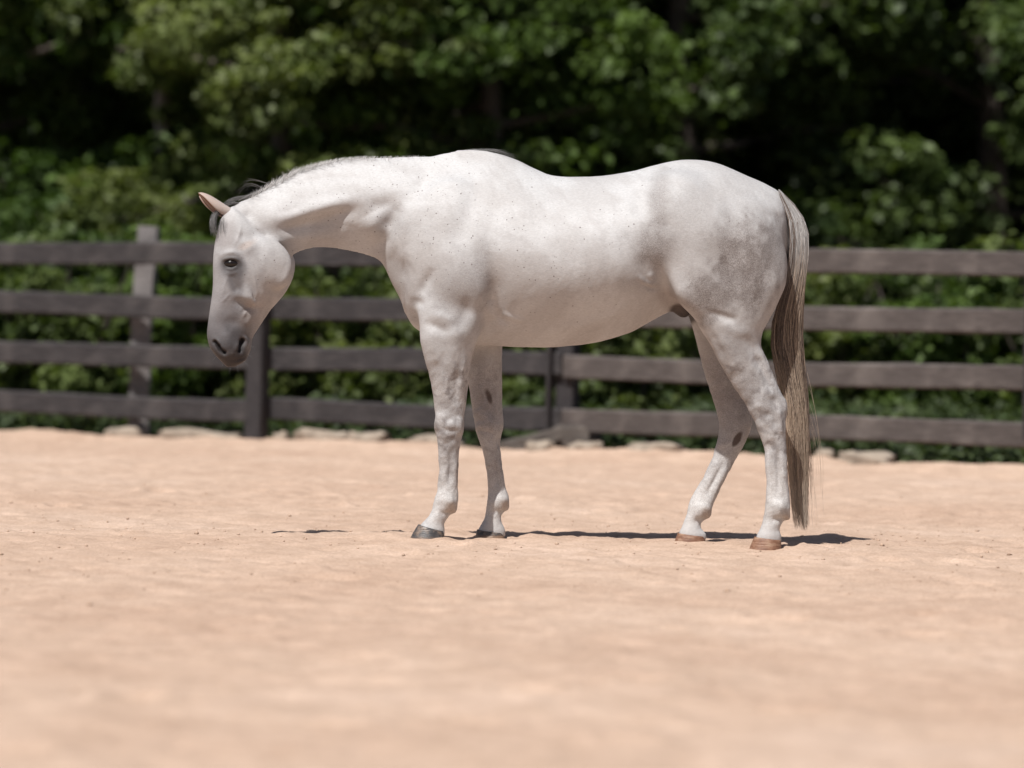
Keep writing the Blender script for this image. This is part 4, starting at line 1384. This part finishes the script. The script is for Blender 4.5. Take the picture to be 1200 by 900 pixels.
MAT_HAIR = nt.set(Base_Color=nt.n('Attribute', attribute_name='Col').outputs['Color'], Roughness=.38, Specular_IOR_Level=.55)

# tail
fy = [222, 232, 255, 281, 327, 359, 377, 405, 446, 468, 494, 545, 589, 611, 630]
fx = [912, 915, 924, 927, 922, 911, 906, 904, 912, 917, 920, 922, 926, 929, 932]
ry_ = [222, 228, 239, 255, 273, 299, 333, 368, 398, 424, 454, 487, 523, 560, 593, 630]
rx_ = [913, 919, 930, 941, 947, 947, 943, 940, 940, 942, 946, 948, 948, 947, 947, 950]
NTAIL, KT = 3800, 26
cl = rng.integers(0, 46, NTAIL)
clu = rng.uniform(0, 1, 46); clv = rng.uniform(-1, 1, 46)
u0 = np.clip(rng.normal(.5, .33, NTAIL), 0, 1); v0 = rng.uniform(-1, 1, NTAIL)
s0 = 222 + 26 * rng.random(NTAIL) ** 1.5 ; s1 = np.where(rng.random(NTAIL) < .8, rng.normal(578, 22, 46)[cl] + rng.normal(0, 14, NTAIL), rng.uniform(400, 600, NTAIL)); s1 = np.where(s1 > 622, 622 - rng.uniform(0, 40, NTAIL), s1); s1 = np.maximum(s1, 360)
tt = np.linspace(0, 1, KT)[None, :]
PY = s0[:, None] + (s1 - s0)[:, None] * tt
con = smoothstep(300, 560, PY) * .80
Uu = u0[:, None] * (1 - con) + clu[cl][:, None] * con
Uu += .05 * np.sin(PY / 38 + cl[:, None] * 1.7) * smoothstep(300, 420, PY) + .03 * np.sin(PY / 17 + np.arange(NTAIL)[:, None])


FXp = np.interp(PY, fy, fx); RXp = np.interp(PY, ry_, rx_)
PX = FXp + (RXp - FXp) * Uu
fly = (rng.random(NTAIL) < .02)[:, None] * rng.normal(10, 6, NTAIL)[:, None] * smoothstep(380, 560, PY)
PX = PX + fly
Vv = (v0[:, None] * (1 - con) + clv[cl][:, None] * con)
hwy = np.interp(PY, [222, 260, 330, 420, 520, 620], [.022, .042, .046, .045, .036, .018])
YY = -.035 + Vv * hwy
def pix_np(px, py, y):
    dl = np.stack(((px - 600) / FPX, (450 - py) / FPX, -np.ones_like(px)), -1) @ CR.T
    t_ = (y - CC[1]) / dl[..., 1]
    return CC + dl * t_[..., None]
TP = pix_np(PX, PY, YY)
gtop = np.array((.46, .445, .435)); dk = np.array((.075, .056, .046)); bl = np.array((.58, .45, .345)); pale = np.array((.62, .54, .46))
r1 = rng.random(NTAIL)[:, None, None]; r2 = rng.random(NTAIL)[:, None, None]; rc = rng.random(46)[cl][:, None, None]
py3 = PY[..., None]; uu3 = Uu[..., None]
topc = gtop * (.55 + .7 * r1); topc = np.where((r2 < .16 + .30 * (uu3 < .25)), dk * 2.2, topc * (.8 + .3 * r2))
midc = np.where(rc + .35 * r2 - .45 * (uu3 < .4) < .45, dk * (1.1 + 1.4 * r1), bl * (.40 + .45 * r1))
lowc = bl * (.55 + .65 * r1) * (1.08 - .42 * uu3); lowc = np.where(rc * .6 + r2 * .4 < .25, dk * 2.6, lowc)
botc = pale * (.75 + .4 * r1)
w1 = smoothstep(270, 345, py3 + 25 * (r1 - .5)); w2 = smoothstep(400, 500, py3 - 40 * (r2 - .5) + 40 * (.5 - uu3)); w3 = smoothstep(540, 610, py3)
TC = topc * (1 - w1) + midc * w1; TC = TC * (1 - w2) + lowc * w2; TC = TC * (1 - w3 * .6) + botc * w3 * .6
strands('tail', TP, rng.uniform(.0008, .0013, NTAIL), np.full(NTAIL, .00035), TC, MAT_HAIR, horse)

# mane: short upright bristles on the crest
mx = [276, 286, 298, 319.5, 344, 369, 394, 419, 450, 480, 520, 558, 582, 605]
my = [241, 235.5, 230, 219, 205, 196, 190, 187, 186, 184.5, 182.5, 178.5, 180, 187]
NM, KM = 1700, 6
x0 = rng.uniform(290, 500, NM) ; x0 = 290 + (x0 - 290) * rng.uniform(.55, 1, NM)
ln = np.interp(x0, [290, 310, 335, 370, 410, 450, 500], [6, 13, 12, 8.5, 6, 4.5, 3]) * rng.uniform(.45, 1.1, NM)
y0 = np.interp(x0, mx, my); lat = rng.normal(0, .012, NM)
lean = rng.normal(.35, .35, NM)
tk = np.linspace(0, 1, KM)[None, :]
MX = x0[:, None] + ln[:, None] * (lean[:, None] * tk + .15 * tk ** 2)
MY = y0[:, None] + 2.5 - (ln[:, None] + 2.5) * (tk - .18 * tk ** 2)
MP = pix_np(MX, MY, lat[:, None] * (1 + 1.2 * tk) + .004)
g = rng.random(NM)[:, None, None]
MC = np.where(g < .13, .16, .58 + .20 * g) * np.array((1.0, .97, .95)) * (.65 + .5 * tk[..., None])
strands('mane', MP, rng.uniform(.0004, .0007, NM), np.full(NM, .0002), MC, MAT_HAIR, horse)
# loose curls at the poll, forelock, tuft on the withers
def lock(ctrl, n, spread, k=14, r=(.0004, .0007), tone=.12, tv=.10):
    c_ = dense([p for p in ctrl], 8)
    idx = np.linspace(0, len(c_) - 1, k); cp = np.stack([np.interp(idx, np.arange(len(c_)), c_[:, q]) for q in range(3)], 1)
    off = rng.normal(0, 1, (n, 3)); grow = np.linspace(.25, 1, k)[None, :, None]
    end = rng.uniform(.65, 1.05, n)
    out = []
    for i in range(n):
        ii = np.linspace(0, (k - 1) * min(end[i], 1.0), k)
        out.append(np.stack([np.interp(ii, np.arange(k), cp[:, q]) for q in range(3)], 1))
    P_ = np.array(out) + off[:, None, :] * np.array(spread) * grow
    W = pix_np(P_[..., 0], P_[..., 1], P_[..., 2])
    Cq = (tone + tv * rng.random((n, 1, 1))) * np.array((1, .96, .94)) * np.ones((n, k, 1))
    return W, rng.uniform(*r, n), Cq
def locks(name, specs):
    Ws, Rs, Cs = zip(*[lock(*s_[0], **s_[1]) for s_ in specs])
    R = np.concatenate(Rs)
    return strands(name, np.concatenate(Ws), R, R * .35, np.concatenate(Cs), MAT_HAIR, horse)
locks('forelock', [
    (([(276, 243, -.01), (262, 246, -.05), (252, 252, -.09), (250, 264, -.11), (254, 278, -.115)], 110, (2.2, 2.0, .010)), dict(tone=.09, tv=.14)),
    (([(274, 246, -.01), (266, 252, -.06), (262, 262, -.10), (263, 274, -.125)], 90, (2.6, 2.0, .012)), dict(tone=.07, tv=.12)),
    (([(274, 244, .01), (258, 248, -.02), (249, 258, -.05), (249, 272, -.07)], 60, (1.4, 2.0, .008)), dict(tone=.10, tv=.2)),
    (([(284, 239, -.01), (272, 238, -.03), (262, 241, -.055), (257, 249, -.085)], 60, (2.0, 1.6, .008)), dict(tone=.10, tv=.2)),
])
locks('poll_curls', [
    (([(322, 218, .0), (310, 214, .0), (298, 211, .0), (289, 212, .0), (284, 218, .0)], 6, (2.4, 1.6, .010)), dict(tone=.14, tv=.2, r=(.0003, .0005))),
    (([(312, 224, .0), (302, 218, .0), (292, 216, .0), (284, 220, .0), (279, 228, .0)], 7, (2.4, 1.8, .010)), dict(tone=.14, tv=.2, r=(.0003, .0005))),
    (([(300, 230, .0), (286, 231, .0), (272, 234, .0), (264, 240, .0)], 70, (2.0, 1.6, .010)), dict(tone=.10, tv=.15)),
    (([(318, 221, .0), (304, 225, .0), (290, 230, .0), (280, 236, .0)], 70, (2.0, 1.6, .010)), dict(tone=.12, tv=.3)),
])
locks('withers_tuft', [
    (([(545, 180, .0), (562, 176.0, .0), (582, 176.5, .0), (603, 184.5, .0)], 60, (2.5, 1.0, .010)), dict(tone=.06, tv=.10)),
    (([(520, 183, .0), (540, 178.5, .0), (558, 175.5, .0), (580, 178, .0)], 40, (3.0, .8, .010)), dict(tone=.12, tv=.3)),
])
# chin and muzzle whiskers
wsp = [((px, py, -.13), (px + dx, py + dy, -.15)) for px, py, dx, dy in ((262, 424, -3, 9), (270, 428, -1, 9), (277, 427, 3, 8), (285, 423, 6, 7), (290, 415, 7, 6), (254, 417, -6, 6), (293, 405, 7, 4), (248, 409, -7, 4))]
wk = locks('whiskers', [(([a, ((a[0] + b[0]) / 2, (a[1] + b[1]) / 2 - .6, -.14), b], 2, (.8, .8, .004)), dict(tone=.10, tv=.1, r=(.00016, .00022))) for a, b in wsp])

wk['kind'] = 'stuff'
